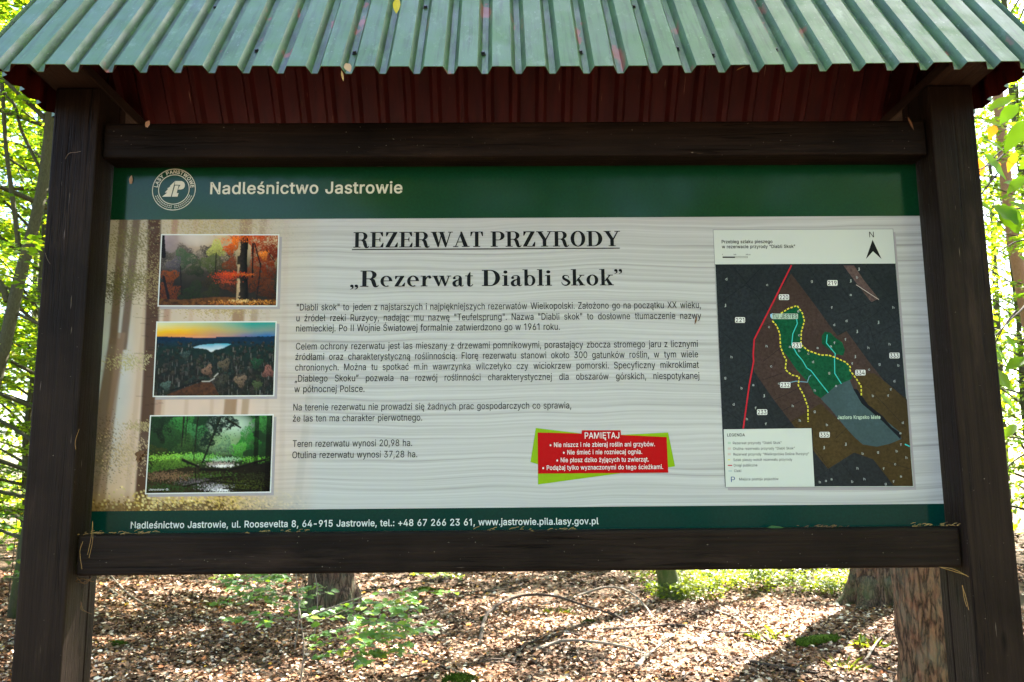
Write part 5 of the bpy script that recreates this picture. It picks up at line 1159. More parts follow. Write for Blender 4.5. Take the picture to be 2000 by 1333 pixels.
_tree_mesh = {}
def tree_kind(key, fn, barkm, leafm):
    if key not in _tree_mesh:
        mb, (V, F, col) = fn()
        t = mb.build('trunk', barkm, None, smooth=True); c = mesh_obj('crown', V, F, leafm, None, col=col)
        _tree_mesh[key] = (t.data, c.data); bpy.data.objects.remove(t); bpy.data.objects.remove(c)
    return _tree_mesh[key]
def plant_tree(name, key, fn, barkm, leafm, x, y, rz, s, label, cat, group=None):
    td, cdt = tree_kind(key, fn, barkm, leafm)
    o = empty(name, (x, y, float(terrain(np.float64(x), np.float64(y)))), rz); o.scale = (s, s, s)
    link(bpy.data.objects.new('trunk', td), o); link(bpy.data.objects.new('crown', cdt), o)
    return tag(o, label, cat, group)

UNDER = lambda: beech_shape(11, 9.5, .7, 3.2, 64, 64, .092, .085)
UNDER2 = lambda: beech_shape(23, 8.0, .9, 2.8, 50, 46, .09, .07, (.03, 0))
TALL = lambda: beech_shape(37, 19, 7.0, 4.6, 36, 40, .125, .21)
def pine_shape(seed=5, H=21, r0=.24):
    rng = np.random.default_rng(seed); rr = random.Random(seed); mb = MB(); n = 14
    tp = [np.array([.10 * math.sin(i * .7), .08 * math.cos(i * .8), H * i / n - (.2 if i == 0 else 0)]) for i in range(n + 1)]
    mb.tube(tp, [r0 * (1.4 if i == 0 else 1) * (1 - .8 * i / n) for i in range(n + 1)], 14, wob=.06, rng=rr)
    P = []; 
    for k in range(34):
        f = .60 + .39 * k / 34; z = f * H; a = k * 2.4; l = 2.9 * (1.05 - (f - .55) / .47) + .5
        d = np.array([math.cos(a), math.sin(a), 0]); e = np.array([0, 0, z]) + d * l + [0, 0, l * .25]; br = [np.array([0, 0, z]), np.array([0, 0, z]) + d * l * .5 + [0, 0, .05 * l], e]
        mb.tube(br, [.05, .03, .012], 5, cap=False)
        for t in np.linspace(.35, 1, 7):
            c = br[0] + (e - br[0]) * t; P.append(c + rng.normal(0, .22, (26, 3)))
    P = np.concatenate(P); k = len(P); D = rng.normal(0, 1, (k, 3)) + [0, 0, .5]
    V, F, col = leaves(P, D, rng.normal(0, 1, (k, 3)), rng.uniform(.12, .22, k), np.full(k, .02), rng)
    return mb, (V, F, col)
PINE = lambda: pine_shape()

# ================================================================== the trees one can see
def custom_trunk(name, label, cat, path, radii, barkm, n=18, flare=None, wob=.08, extra=None, crown=None, seed=1):
    """path of points from the base upward"""
    base = np.array(path[0]); o = empty(name, tuple(base)); rr = random.Random(seed); mb = MB()
    pts = spline([np.array(p) - base for p in path], 5); R = np.interp(np.linspace(0, len(radii) - 1, len(pts)), range(len(radii)), radii)
    mb.tube(pts, list(R), n, wob=wob, rng=rr)
    if flare:      # root buttresses running out into the ground
        for k in range(flare):
            a = 2 * PI * k / flare + rr.uniform(-.3, .3); r = radii[0]
            mb.tube(spline([(math.cos(a) * r * .55, math.sin(a) * r * .55, r * 1.1), (math.cos(a) * r * .98, math.sin(a) * r * .98, r * .38), (math.cos(a) * r * 1.7, math.sin(a) * r * 1.7, -.02 * r), (math.cos(a) * r * 2.4, math.sin(a) * r * 2.4, -.15)], 3), [r * .42, r * .40, r * .36, r * .33, r * .30, r * .26, r * .24, r * .2, r * .16, r * .1], 8, wob=.15, rng=rr)
    if extra:
        for pth, ra in extra: mb.tube(spline([np.array(p) - base for p in pth], 3), ra, 7, cap=False)
    mb.build('trunk', barkm, o, smooth=True)
    if crown is not None:
        V, F, col, mt = crown; mesh_obj('crown', V - base, F, mt, o, col=col)
    return tag(o, label, cat)

def pine_crown(x, y, z0, z1, seed, k=9000):
    rng = np.random.default_rng(seed); c = []
    for _ in range(k // 60):
        z = rng.uniform(z0, z1); r = 3.0 * (1.1 - (z - z0) / (z1 - z0)) * math.sqrt(rng.random()); a = rng.random() * 2 * PI
        c.append(np.array([x + r * math.cos(a), y + r * math.sin(a), z]) + rng.normal(0, .28, (60, 3)))
    P = np.concatenate(c); n = len(P)
    V, F, col = leaves(P, rng.normal(0, 1, (n, 3)) + [0, 0, .4], rng.normal(0, 1, (n, 3)), rng.uniform(.12, .22, n), np.full(n, .02), rng)
    return V, F, col, M['pine_leaf']

custom_trunk('pine_tree', 'stout pine trunk with mossy foot seen below the left half of the board', 'tree',
             [(-2.10, 8.75, -.1), (-2.10, 8.75, .5), (-2.11, 8.76, 1.5), (-2.14, 8.8, 6), (-2.1, 8.9, 13), (-2.0, 9, 20)], [.33, .275, .255, .24, .19, .06], M['pine_bark_dark'], 22, 6, crown=pine_crown(-2.0, 9, 12.5, 20, 1))
custom_trunk('pine_tree', 'near pine trunk with flaky orange brown bark just inside the right post', 'tree',
             [(2.935, 4.25, -.1), (2.93, 4.25, .3), (2.905, 4.25, .9), (2.86, 4.3, 2), (2.7, 4.6, 8), (2.6, 4.8, 14), (2.6, 4.9, 19)], [.24, .20, .185, .18, .16, .13, .05], M['pine_bark'], 20, 5, crown=pine_crown(2.6, 4.9, 12, 19, 2))
custom_trunk('pine_tree', 'farther thick pine trunk beside bilberry bushes, partly behind the near orange trunk', 'tree',
             [(4.62, 9.1, -.1), (4.62, 9.1, .4), (4.62, 9.1, 1.5), (4.6, 9.2, 8), (4.7, 9.3, 20)], [.36, .30, .275, .25, .06], M['pine_bark_dark'], 22, 6, crown=pine_crown(4.7, 9.3, 13, 20, 3))
def ml(): 
    V, F, c = beech_shape(71, 9, 4.0, 3.4, 26, 18, .085, .1)[1]; return V + [2.0, 9.5, 0], F, c, M['beech_leaf']
custom_trunk('beech_tree', 'short visible foot of a thin leaning trunk covered in green moss, seen under the board', 'tree',
             [(2.15, 9.5, -.1), (2.13, 9.5, .12), (2.06, 9.5, .45), (1.98, 9.5, 1.2), (1.95, 9.5, 3.5), (2.0, 9.5, 8.8)], [.20, .155, .125, .115, .10, .03], M['mossy_bark'], 16, 4, crown=ml())
# curved beech left of the board
pl = [(-60, 1080), (-60, 1000), (-24, 800), (8, 680), (30, 580), (50, 500), (74, 410), (88, 330), (98, 240), (101, 180), (104, 100), (108, -80)]
pth = [tuple(at(x, y, 6.0)) for x, y in pl]; pth = [(pth[0][0] - .02, 6.0, -.1)] + pth
fx = lambda L_, Y=6.0: [tuple(at(x, y, Y)) for x, y in L_]
cb = beech_shape(90, 8.5, 2.2, 3.0, 34, 36, .09, .08)[1]
custom_trunk('beech_tree', 'curved slender beech trunk leaning right, with a dark fork, left of the left post', 'tree', pth + [(-4.2, 6.1, 8.3)], [.09, .068, .064, .060, .058, .056, .054, .052, .050, .048, .046, .044, .035, .02], M['beech_bark'], 14, 4, .03,
             extra=[(fx([(37, 490), (33, 450), (22, 370), (12, 290), (6, 200), (2, 140)]), [.030, .028, .026, .025, .024, .023, .022, .021, .02, .02, .02, .02, .02, .02, .02, .018]),
                    (fx([(96, 238), (70, 215), (40, 188), (2, 150), (-40, 110)]), [.030, .028, .026, .024, .022, .021, .02, .02, .02, .02, .02, .02, .018]),
                    (fx([(78, 330), (58, 290), (40, 250), (28, 205), (2, 175)]), [.016] * 13), (fx([(14, 590), (4, 560), (-20, 530)]), [.03] * 7), (fx([(24, 610), (60, 625), (90, 640)]), [.015] * 7)],
             crown=(cb[0] + np.array([-4.4, 6.3, .5]), cb[1], cb[2], M['beech_leaf']))
custom_trunk('beech_tree', 'dark straight trunk with green moss at its foot, low beside the left post', 'tree',
             [(-7.75, 12.9, -.1), (-7.74, 12.9, .3), (-7.7, 12.9, 1.5), (-7.7, 13, 5), (-7.8, 13, 12)], [.30, .20, .16, .14, .04], M['mossy_bark'], 14, 4,
             crown=(lambda q: (q[0] + np.array([-7.7, 13, 2.2]), q[1], q[2], M['beech_leaf']))(beech_shape(91, 10, 1.5, 3.4, 40, 20, .09, .1)[1]))
def pp_crown(): return pine_crown(8.9, 12.2, 13, 20, 9)
custom_trunk('pine_tree', 'distant thin pinkish pine trunk seen against white sky right of the right post', 'tree',
             [(8.95, 12, -.1), (8.9, 12, 2), (8.62, 12, 4.6), (8.53, 12, 7), (8.7, 12.1, 14), (8.9, 12.2, 20)], [.16, .12, .105, .09, .07, .03], M['upper_pine'], 12, 4, .05, crown=pp_crown())

# trees of the wood around, each a thing
BB = M['beech_bark']; BL = M['beech_leaf']
spots = [('UNDER', UNDER, -5.7, 8.6, .3, 1.0, 'leafy young beech with yellow green sprays left of the left post'),
         ('UNDER2', UNDER2, -7.2, 11.4, 2.9, 1.1, 'dense leafed beech just behind the nearest one left of the left post'),
         ('UNDER2', UNDER2, -8.6, 9.8, 1.9, 1.05, 'bushy beech farther left beyond the curved trunk'),
         ('UNDER', UNDER, -8.9, 15.0, 4.0, 1.2, 'tall bright beech behind the mossy trunk at the left edge'),
         ('UNDER2', UNDER2, -11.5, 19.5, 2.2, 1.3, 'farthest pale beech seen low in the left gap'),
         ('UNDER2', UNDER2, 8.1, 9.4, .9, 1.0, 'loose leafed beech standing right of the right post'),
         ('UNDER', UNDER, 10.6, 15.5, 3.2, 1.0, 'thin pale beech behind the pinkish pine trunk')]
for key, fn, x, y, rz, s, lb in spots: plant_tree('beech_tree', key, fn, BB, BL, x, y, rz, s, lb, 'tree', 'beeches of the surrounding wood')
tall = [(.4, 14.6, .4, 1.0), (3.2, 16.2, 2.0, 1.0), (-1.5, 22.0, 3.3, 1.1), (14.5, 21, 1.1, 1.05), (10.5, 27, 5.0, 1.05), (-4.7, 7.0, 1.7, .58)]  # placed for canopy shade; the last one added, trunk hidden, to darken the left ground
for i, (x, y, rz, s) in enumerate(tall):
    plant_tree('shade_beech', 'TALL', TALL, BB, BL, x, y, rz, s, 'tall high crowned beech added behind the information board to shade the forest floor', 'tree', 'high canopy beeches')

# trees standing behind the viewpoint, mirrored dimly in the glossy print
for i, (x, y, rz, s_, k_) in enumerate([(.9, -13.0, 4.6, 1.4, 'UNDER'), (-3.5, -14.0, .6, 1.35, 'UNDER2'), (2.6, -9.5, 2.2, 1.3, 'UNDER'), (6.0, -6.0, 4.1, 1.2, 'UNDER2'), (8.5, -1.5, 3.0, 1.3, 'UNDER2'), (-1.2, -18.0, 1.0, .9, 'TALL'), (10.5, -9.0, 5.2, .9, 'TALL'), (4.2, -2.4, 2.6, .85, 'TALL'), (5.0, -14.0, 5.9, 1.9, 'UNDER')]):
    plant_tree('beech_tree', k_, {'UNDER': UNDER, 'UNDER2': UNDER2, 'TALL': TALL}[k_], BB, BL, x, y, rz, s_, 'beech behind the viewpoint, seen only as a dim green reflection in the header', 'tree', 'beeches behind the viewpoint')

def far_wood():
    rng = np.random.default_rng(44); P = []; Ns = 900
    for _ in range(Ns):
        a = rng.uniform(-1.25, 1.25); r = rng.uniform(23, 40); z = 9 * rng.random() ** 1.2; c = np.array([r * math.sin(a), r * math.cos(a), .3 + z])
        P.append(c + rng.normal(0, 1, (70, 3)) * [.9, .9, .35])
    P = np.concatenate(P); P[:, 2] = np.abs(P[:, 2]); n = len(P)
    V, F, col = leaves(P, rng.normal(0, 1, (n, 3)), np.array([0, 0, 1.]) + rng.normal(0, .5, (n, 3)), rng.uniform(.14, .24, n), rng.uniform(.05, .08, n), rng)
    mb = MB(); rr = random.Random(3)
    for _ in range(90):
        a = rr.uniform(-1.25, 1.25); r = rr.uniform(19, 38); x, y = r * math.sin(a), r * math.cos(a); R_ = rr.uniform(.06, .2); lx = rr.uniform(-.8, .8)
        mb.tube([(x, y, -.2), (x + lx * .3, y, 5), (x + lx, y, 14)], [R_ * 1.2, R_, R_ * .4], 7, cap=False)
    b = len(V); Ft = [tuple(int(q) + b for q in f) for f in mb.F]
    F = np.concatenate([F, np.array(Ft)]); V = np.concatenate([V, np.array(mb.V)]); col = np.concatenate([col, np.ones((len(mb.V), 4)) * .5])
    tag(mesh_obj('distant_wood', V, F, [M['beech_leaf'], M['beech_bark']], idx=[0] * (len(F) - len(Ft)) + [1] * len(Ft), col=col), 'hazy far wood of slim trunks and yellow green leaves closing the background', 'wood', kind='stuff')
far_wood()

# beech growing just right of the board whose leaves hang into view
def near_beech():
    rng = np.random.default_rng(6); base = np.array([2.25, 1.0, -.05]); o = empty('young_beech', tuple(base)); mb = MB()
    tp = [(2.25, 1.0, -.05), (2.24, 1.0, 1.0), (2.27, 1.02, 2.2), (2.24, 1.0, 3.4), (2.2, .95, 4.4)]
    mb.tube(spline([np.array(p) - base for p in tp], 4), list(np.linspace(.045, .012, 17)), 9)
    limbs = []
    def limb(pix, Y0, Y1, r=.006):
        k = len(pix); pts = [at(x, y, Y0 + (Y1 - Y0) * i / (k - 1)) for i, (x, y) in enumerate(pix)]
        pts = spline(pts, 4); mb.tube([p - base for p in pts], list(np.linspace(r, r * .35, len(pts))), 5, cap=False); return pts
    limb([(2150, 300), (2060, 250), (1995, 268), (1950, 312), (1912, 332)], 1.0, .35)
    limb([(1985, 272), (1950, 300), (1905, 345)], .55, .3, .004)
    limb([(2150, 420), (2040, 400), (1990, 408), (1945, 405)], 1.0, .35); limb([(2090, 500), (2000, 470), (1940, 500)], .9, .5, .004)
    limb([(2150, 640), (2030, 590), (1990, 610), (1945, 655)], 1.0, .4); limb([(1985, 608), (1960, 640), (1935, 690)], .6, .5, .004); limb([(2150, 920), (2040, 880), (1975, 905), (1955, 950)], 1.0, .6, .005)
    limb([(1948, 340), (1920, 375), (1905, 400)], .4, .35, .003)
    # leaves: (pixel of the stalk end, pixel of the tip, half width px, depth plane, colour value)
    lv = [((1920, 300), (1965, 352), 15, .30, .2), ((1965, 300), (1918, 262), 12, .35, .35), ((1990, 205), (1950, 238), 17, .3, .3), ((1930, 215), (1985, 185), 11, .3, .45), ((2010, 235), (1968, 285), 18, .35, .25), ((1988, 160), (2030, 185), 14, .35, .4),
          ((1962, 250), (1920, 232), 9, .4, .5), ((1940, 402), (1990, 440), 24, .3, .15), ((1958, 405), (1990, 445), 20, .32, .12), ((1998, 372), (1965, 352), 14, .35, .2), ((2010, 345), (1965, 372), 15, .3, .25), ((1905, 395), (1945, 412), 12, .4, .25),
          ((2015, 420), (1975, 392), 13, .4, .3), ((1945, 318), (1952, 330), 9, .45, 1.0), ((1942, 245), (1934, 268), 10, .45, .97), ((1985, 300), (1968, 330), 9, .5, .9), ((1910, 310), (1922, 345), 9, .45, .98), ((1900, 470), (1930, 512), 8, .4, .2), ((1905, 440), (1918, 480), 8, .45, .35),
          ((1960, 655), (1990, 690), 14, .35, .15), ((1945, 680), (1978, 720), 13, .4, .2), ((1995, 640), (2030, 668), 16, .35, .2), ((1942, 720), (1975, 755), 12, .45, .3), ((2005, 700), (1965, 715), 12, .4, .2), ((1935, 735), (1985, 762), 10, .5, .35), ((1950, 770), (1990, 800), 9, .5, .3), ((1958, 700), (1932, 690), 10, .45, .3),
          ((1990, 500), (2030, 530), 12, .5, .3), ((1985, 830), (1962, 850), 9, .6, .4), ((1955, 900), (1990, 925), 8, .7, .4), ((2030, 300), (1990, 330), 15, .45, .3), ((2060, 220), (2020, 250), 16, .45, .35), ((2080, 420), (2040, 460), 18, .5, .3), ((2090, 620), (2050, 650), 16, .5, .3), ((2100, 330), (2070, 370), 16, .6, .4)]
    P = []; D = []; Nn = []; L_ = []; W_ = []; vv = []
    for (a, b_, hw, Y, v) in lv:
        p, q = at(*a, Y), at(b_[0], b_[1], Y + rng.normal(0, .04)); P.append(p); D.append(q - p); L_.append(np.linalg.norm(q - p)); W_.append(hw * (Y + 2.07) / FPX)
        Nn.append(np.array([rng.normal(0, .25), -.75, .65 + rng.normal(0, .2)])); vv.append(v)
    V, F, col = leaves_fine(np.array(P), np.array(D), np.array(Nn), np.array(L_), np.array(W_), rng, np.array(vv))
    # the rest of its crown, out past the edge of the picture
    tw = []
    for k in range(26):
        z = .9 + 3.4 * k / 26; a = k * 2.4; l = .5 + .5 * rng.random(); d = np.array([math.cos(a), math.sin(a), .15])
        if d[0] < -.35: continue
        p = np.array([2.25, 1.0, z]); e = p + d * l; tw.append([p, (p + e) / 2 + [0, 0, .03], e]); mb.tube([q - base for q in tw[-1]], [.007, .004, .002], 4, cap=False)
    P, D, N_ = sprays(tw, rng, 26, .08); ok = P[:, 0] > 1.95; P, D, N_ = P[ok], D[ok], N_[ok]
    V2, F2, c2 = leaves_fine(P, D, N_, rng.uniform(.06, .09, len(P)), rng.uniform(.02, .03, len(P)), rng, rng.beta(2, 3, len(P)) * .8)
    mb.build('trunk', M['twig'], o, smooth=True)
    mesh_obj('crown', np.concatenate([V, V2]) - base, np.concatenate([F, F2 + len(V)]), M['beech_leaf_near'], o, col=np.concatenate([col, c2]), smooth=True)
    tag(o, 'young beech hanging large toothed green leaves and a few orange ones beside the right post', 'tree')
near_beech()

# ================================================================== forest floor
def litter():
    rng = np.random.default_rng(12)
    def patch(n, x0, x1, y0, y1, size):
        x = rng.uniform(x0, x1, n); y = rng.uniform(y0, y1, n)
        return np.stack([x, y, terrain(x, y) + rng.uniform(.002, .03, n)], 1), rng.uniform(*size, n)
    Ps = [patch(85000, -5.5, 6.0, 4.4, 9.5, (.025, .058)), patch(36000, -9, 9, 9.5, 16, (.04, .08)), patch(9000, -9, -4, 5, 12, (.04, .08)), patch(14000, -6, 7, -4, 4.4, (.04, .08)), patch(9000, -14, 16, 16, 28, (.08, .14))]
    P = np.concatenate([p for p, s in Ps]); L_ = np.concatenate([s for p, s in Ps])
    bare = np.sin(P[:, 0] * 3.3 + 2.1 * np.sin(P[:, 1] * 1.3)) * np.sin(P[:, 1] * 2.9 + 1.1 * np.sin(P[:, 0] * 2.4)) + rng.normal(0, .35, len(P))     # thin places where the humus shows
    kp = (bare > -.62) | (rng.random(len(P)) < .3); P, L_ = P[kp], L_[kp] * rng.choice([.7, 1.0, 1.0, 1.35], kp.sum()); n = len(P)
    a = rng.uniform(0, 2 * PI, n); D = np.stack([np.cos(a), np.sin(a), rng.normal(0, .20, n)], 1)
    V, F, _ = leaves(P, D, np.array([0, 0, 1.]) + rng.normal(0, .30, (n, 3)), L_, L_ * rng.uniform(.26, .42, n), rng, curl=.4)
    pal = np.array([(.110, .054, .027), (.16, .086, .048), (.05, .026, .015), (.24, .145, .09), (.42, .31, .22), (.13, .064, .033), (.19, .068, .026), (.40, .21, .03), (.52, .42, .32)])
    c = pal[rng.choice(len(pal), n, p=[.21, .18, .19, .12, .09, .10, .03, .012, .068])] * rng.uniform(.75, 1.6, (n, 1))
    # leaf colour darkened and paled in metre-wide patches, imitating dappled shade and sun
    dn = np.sin(P[:, 0] * 2.1 + 1.7 * np.sin(P[:, 1] * 1.1)) * np.sin(P[:, 1] * 1.7 + 1.3 * np.sin(P[:, 0] * 1.9 + 2)) + .35 * np.sin(P[:, 0] * 6.3 + P[:, 1] * 4.1); c = c * np.clip(1.05 + .5 * dn + rng.normal(0, .15, n), .4, 1.7)[:, None]
    col = np.repeat(np.concatenate([c, np.ones((n, 1))], 1), 6, axis=0)
    tag(mesh_obj('leaf_litter', V, F, M['litter'], col=col), 'brown fallen beech leaves covering the forest floor', 'leaf litter', kind='stuff')
litter()
def bilberry():
    rng = np.random.default_rng(31); k = 17000
    x = rng.uniform(1.9, 5.6, k); y = 9.7 + rng.random(k) ** 1.4 * 6 + .5 * np.sin(x * 2.2) ; keep = (np.hypot(x - 4.62, y - 9.1) > .55)
    cl = (np.sin(x * 3.1 + 1) * np.sin(y * 2.7) > -.55) & keep
    x, y = x[cl], y[cl]; n = len(x); h = .34 * (.5 + .5 * np.clip(np.sin(x * 2.4) * np.cos(y * 1.9) + .6, 0, 1))
    P = np.stack([x, y, terrain(x, y) + rng.random(n) ** .6 * h], 1)
    V, F, col = leaves(P, np.concatenate([rng.normal(0, 1, (n, 2)), rng.normal(.2, .3, (n, 1))], 1), np.array([0, 0, 1.]) + rng.normal(0, .5, (n, 3)), rng.uniform(.035, .065, n), rng.uniform(.012, .02, n), rng)
    tag(mesh_obj('bilberry_shrubs', V, F, M['berry_leaf'], col=col), 'low yellow green bilberry shrubs covering the ground between the mossy trunk and the pines', 'ground cover', kind='stuff')
bilberry()
def sprig(name, label, px, py, count, spread, h, leaf, seed, fan=None, val=(2, 3), group='beech saplings on the forest floor', mats=None):
    """a seedling: stem, side shoots held level, leaves in flat layers. px,py = photo position of its foot"""
    rng = np.random.default_rng(seed); base = ground(px, py); base[2] = terrain(base[0], base[1]) - .01; o = empty(name, tuple(base)); mb = MB()
    st = spline([np.zeros(3), np.array([.03, .0, h * .5]), np.array([-.02, .02, h])], 4); mb.tube(st, list(np.linspace(.008, .004, len(st))), 6)
    tw = []
    for k in range(count):
        t = .35 + .65 * (k + .5) / count; p = st[int(t * (len(st) - 1))]; a = (k * 2.4 + rng.normal(0, .3)) if fan is None else fan[0] + (fan[1] - fan[0]) * rng.random()
        l = spread * rng.uniform(.55, 1.0); d = np.array([math.cos(a), math.sin(a), .12]); e = p + d * l; m_ = (p + e) / 2 + [0, 0, .08 * l]
        tw.append([p, m_, e]); mb.tube(spline(tw[-1], 3), [.005, .0045, .004, .0035, .003, .0025, .002], 4, cap=False)
        for sg in (-1, 1):
            q = p + (e - p) * rng.uniform(.35, .6); an = a + sg * .8; e2 = q + np.array([math.cos(an), math.sin(an), .05]) * l * .45; tw.append([q, (q + e2) / 2, e2]); mb.tube(tw[-1], [.003, .0025, .0015], 3, cap=False)
    P, D, Nn = sprays(tw, rng, 26, leaf, .25, .012, .05); Nn = Nn + np.array([0, -.42, 0]); n = len(P); L_ = leaf * rng.uniform(.65, 1.1, n)
    V, F, col = leaves_fine(P, D, Nn, L_, L_ * .31, rng, rng.beta(*val, n))
    mb.build('stem', mats or M['pale_twig'], o, smooth=True); mesh_obj('foliage', V, F, M['sapling_leaf'], o, col=col, smooth=True)
    return tag(o, label, 'sapling', group)
sprig('beech_sapling', 'pale stemmed sapling fanning sunlit leaves rightward in front of the left pine trunk', 584, 1345, 9, 1.25, .62, .085, 3, (-.5, .7))
sprig('beech_sapling', 'green beech sapling with level leaf layers left of the pine trunk foot', 575, 1275, 9, .85, .75, .085, 5, (1.6, 4.6), (2, 4))
sprig('beech_sapling', 'small upright beech sapling whose leaves cross the pine trunk', 612, 1262, 3, .38, .78, .075, 8, None, (2, 4))
sprig('beech_sapling', 'low beech seedling just below the bottom beam left of the pine trunk', 500, 1160, 10, .75, .55, .085, 9, None, (4, 3))
sprig('beech_sapling', 'tiny yellow leaved seedling behind the left pine trunk', 850, 1150, 9, .7, .4, .08, 10, None, (5, 2))
sprig('beech_sapling', 'thin beech sapling low at the left edge outside the left post', 15, 1185, 8, .6, 1.9, .09, 13, None, (2, 3), mats=M['twig'])
sprig('beech_sapling', 'sapling with pale stem close to the left post on its outer side', 35, 1260, 7, .5, 1.6, .09, 14, None, (2, 3))

def stick(label, pix, r, z=.02, lift=None, mat='twig', group='fallen sticks'):
    P = []
    for i, (x, y) in enumerate(pix):
        lf = 0 if lift is None else lift[i]; g = ground(x, y, lf); g[2] = lf + terrain(g[0], g[1]) + z; P.append(g)
    base = P[0].copy(); o = empty('fallen_stick', tuple(base)); bpy.data.objects.remove(o)
    pts = spline([p - base for p in P], 5); mb = MB(); rr = random.Random(len(pix) + int(pix[0][0]))
    mb.tube(pts, list(np.linspace(r * 1.35, r * .65, len(pts))), 7, wob=.25, rng=rr)
    for _ in range(3):
        i = rr.randrange(2, len(pts) - 1); d = np.array([rr.uniform(-1, 1), rr.uniform(-1, 1), rr.uniform(.05, .5)]) * rr.uniform(.12, .3); mb.tube([pts[i], pts[i] + d * .6, pts[i] + d], [r * .5, r * .35, r * .2], 5, cap=False)
    ob = mb.build('fallen_stick', M[mat], None, smooth=True); ob.location = tuple(base)
    tag(ob, label, 'stick', group)
stick('arched bare branch rising above the leaves in the middle of the litter', [(935, 1255), (955, 1200), (1010, 1170), (1075, 1165), (1140, 1182), (1200, 1200), (1240, 1222)], .016, .01, [0, .03, .10, .14, .10, .04, 0])
stick('curved branch bending down to the right beside the mossy trunk', [(1120, 1172), (1180, 1155), (1225, 1160), (1260, 1185), (1278, 1212)], .014, .01, [0, .07, .10, .06, 0], 'pale_twig')
stick('long straight stick lying across the sunlit leaves at right', [(1180, 1235), (1260, 1225), (1330, 1222), (1420, 1238), (1475, 1240), (1510, 1258)], .018)
stick('dark twig lying right of the long straight stick end', [(1460, 1300), (1500, 1310), (1560, 1322), (1600, 1328)], .014)
stick('pale twig below the arched branch, running toward the right', [(1050, 1262), (1100, 1250), (1150, 1252), (1220, 1265), (1260, 1280)], .013, .02, [0, .03, .05, .02, 0], 'pale_twig')
stick('crooked forked twig under the middle of the arched branch', [(1000, 1290), (1015, 1265), (1040, 1250), (1110, 1240)], .011)
stick('short thick twig lying in the sunny leaves near the lower right', [(1245, 1300), (1260, 1285), (1285, 1270), (1290, 1258)], .017, mat='pale_twig')
stick('thin pale stick slanting in the shade left of the pine trunk', [(205, 1150), (240, 1170), (275, 1190), (310, 1200)], .012, mat='pale_twig')
stick('second thin pale stick crossing near the left post', [(215, 1130), (250, 1165), (300, 1195)], .010, .04, mat='pale_twig')
stick('dark rotten stick lying left of the sapling', [(275, 1212), (310, 1212), (345, 1210)], .02)
stick('grey stick right of the pine trunk foot', [(700, 1208), (760, 1212), (820, 1206), (870, 1198)], .010, mat='pale_twig')
stick('bent twig in the leaf litter below the saplings', [(800, 1275), (850, 1300), (900, 1318), (930, 1315)], .012)
stick('thin twig at upper left of the arched branch', [(865, 1160), (920, 1162), (1000, 1155), (1035, 1140)], .010)
stick('long thin twig rising right toward the near pine', [(1400, 1200), (1440, 1215), (1490, 1250)], .010, mat='pale_twig')
stick('thin curved stick lying at the foot of the near pine', [(1700, 1310), (1730, 1322), (1770, 1335)], .014)
stick('slender pale twig beside the mossy log', [(1690, 1300), (1720, 1260), (1760, 1235)], .009, mat='pale_twig')
rt = random.Random(21)
for i in range(26):
    g = ground(rt.uniform(200, 1740), rt.uniform(1125, 1335)); a = rt.uniform(0, PI); L_ = rt.uniform(.15, .5); r = rt.uniform(.004, .010); mb = MB(); d = np.array([math.cos(a), math.sin(a), 0]) * L_; sd_ = np.array([-d[1], d[0], 0]) * rt.uniform(-.25, .25)
    mb.tube(spline([np.zeros(3), d * .5 + sd_ + [0, 0, .015], d], 4), list(np.linspace(r, r * .6, 9)), 6, wob=.3, rng=rt)
    if rt.random() < .6: mb.tube([d * .5 + sd_ + [0, 0, .012], d * .7 + sd_ * 3 + [0, 0, .03]], [r * .6, r * .3], 5, cap=False)
    ob = mb.build('broken_twig', M['twig' if rt.random() < .7 else 'pale_twig'], None, smooth=True); ob.location = (g[0], g[1], float(terrain(g[0], g[1])) + .03)
    tag(ob, 'small broken twig lying loose among the brown fallen leaves', 'twig', 'small broken twigs in the litter')
def grass_tuft(px, py, label, seed):
    rng = np.random.default_rng(seed); g = ground(px, py); k = 46; a = rng.uniform(0, 2 * PI, k); r = .15 * np.sqrt(rng.random(k))
    P = np.stack([r * np.cos(a), r * np.sin(a), np.zeros(k)], 1); D = np.stack([np.cos(a) * rng.uniform(.2, 1.0, k), np.sin(a) * rng.uniform(.2, 1.0, k), rng.uniform(.4, 1, k)], 1)
    V, F, col = leaves(P, D, rng.normal(0, 1, (k, 3)) + [0, 0, .8], rng.uniform(.04, .13, k), np.full(k, .0018), rng, curl=1.0)
    o = mesh_obj('grass_tuft', V, F, M['berry_leaf'], None, col=col); o.location = (g[0], g[1], float(terrain(g[0], g[1]))); tag(o, label, 'grass', 'grass tufts in the litter')
for a_ in ((1500, 1248, 'thin grass tuft at the right end of the long straight stick', 1), (1700, 1268, 'thin grass tuft right of the mossy log', 2), (1655, 1312, 'thin grass tuft below the mossy log', 3), (440, 1185, 'thin grass tuft left of the green saplings', 4), (1085, 1200, 'thin grass tuft under the crest of the arched branch', 5)): grass_tuft(*a_)
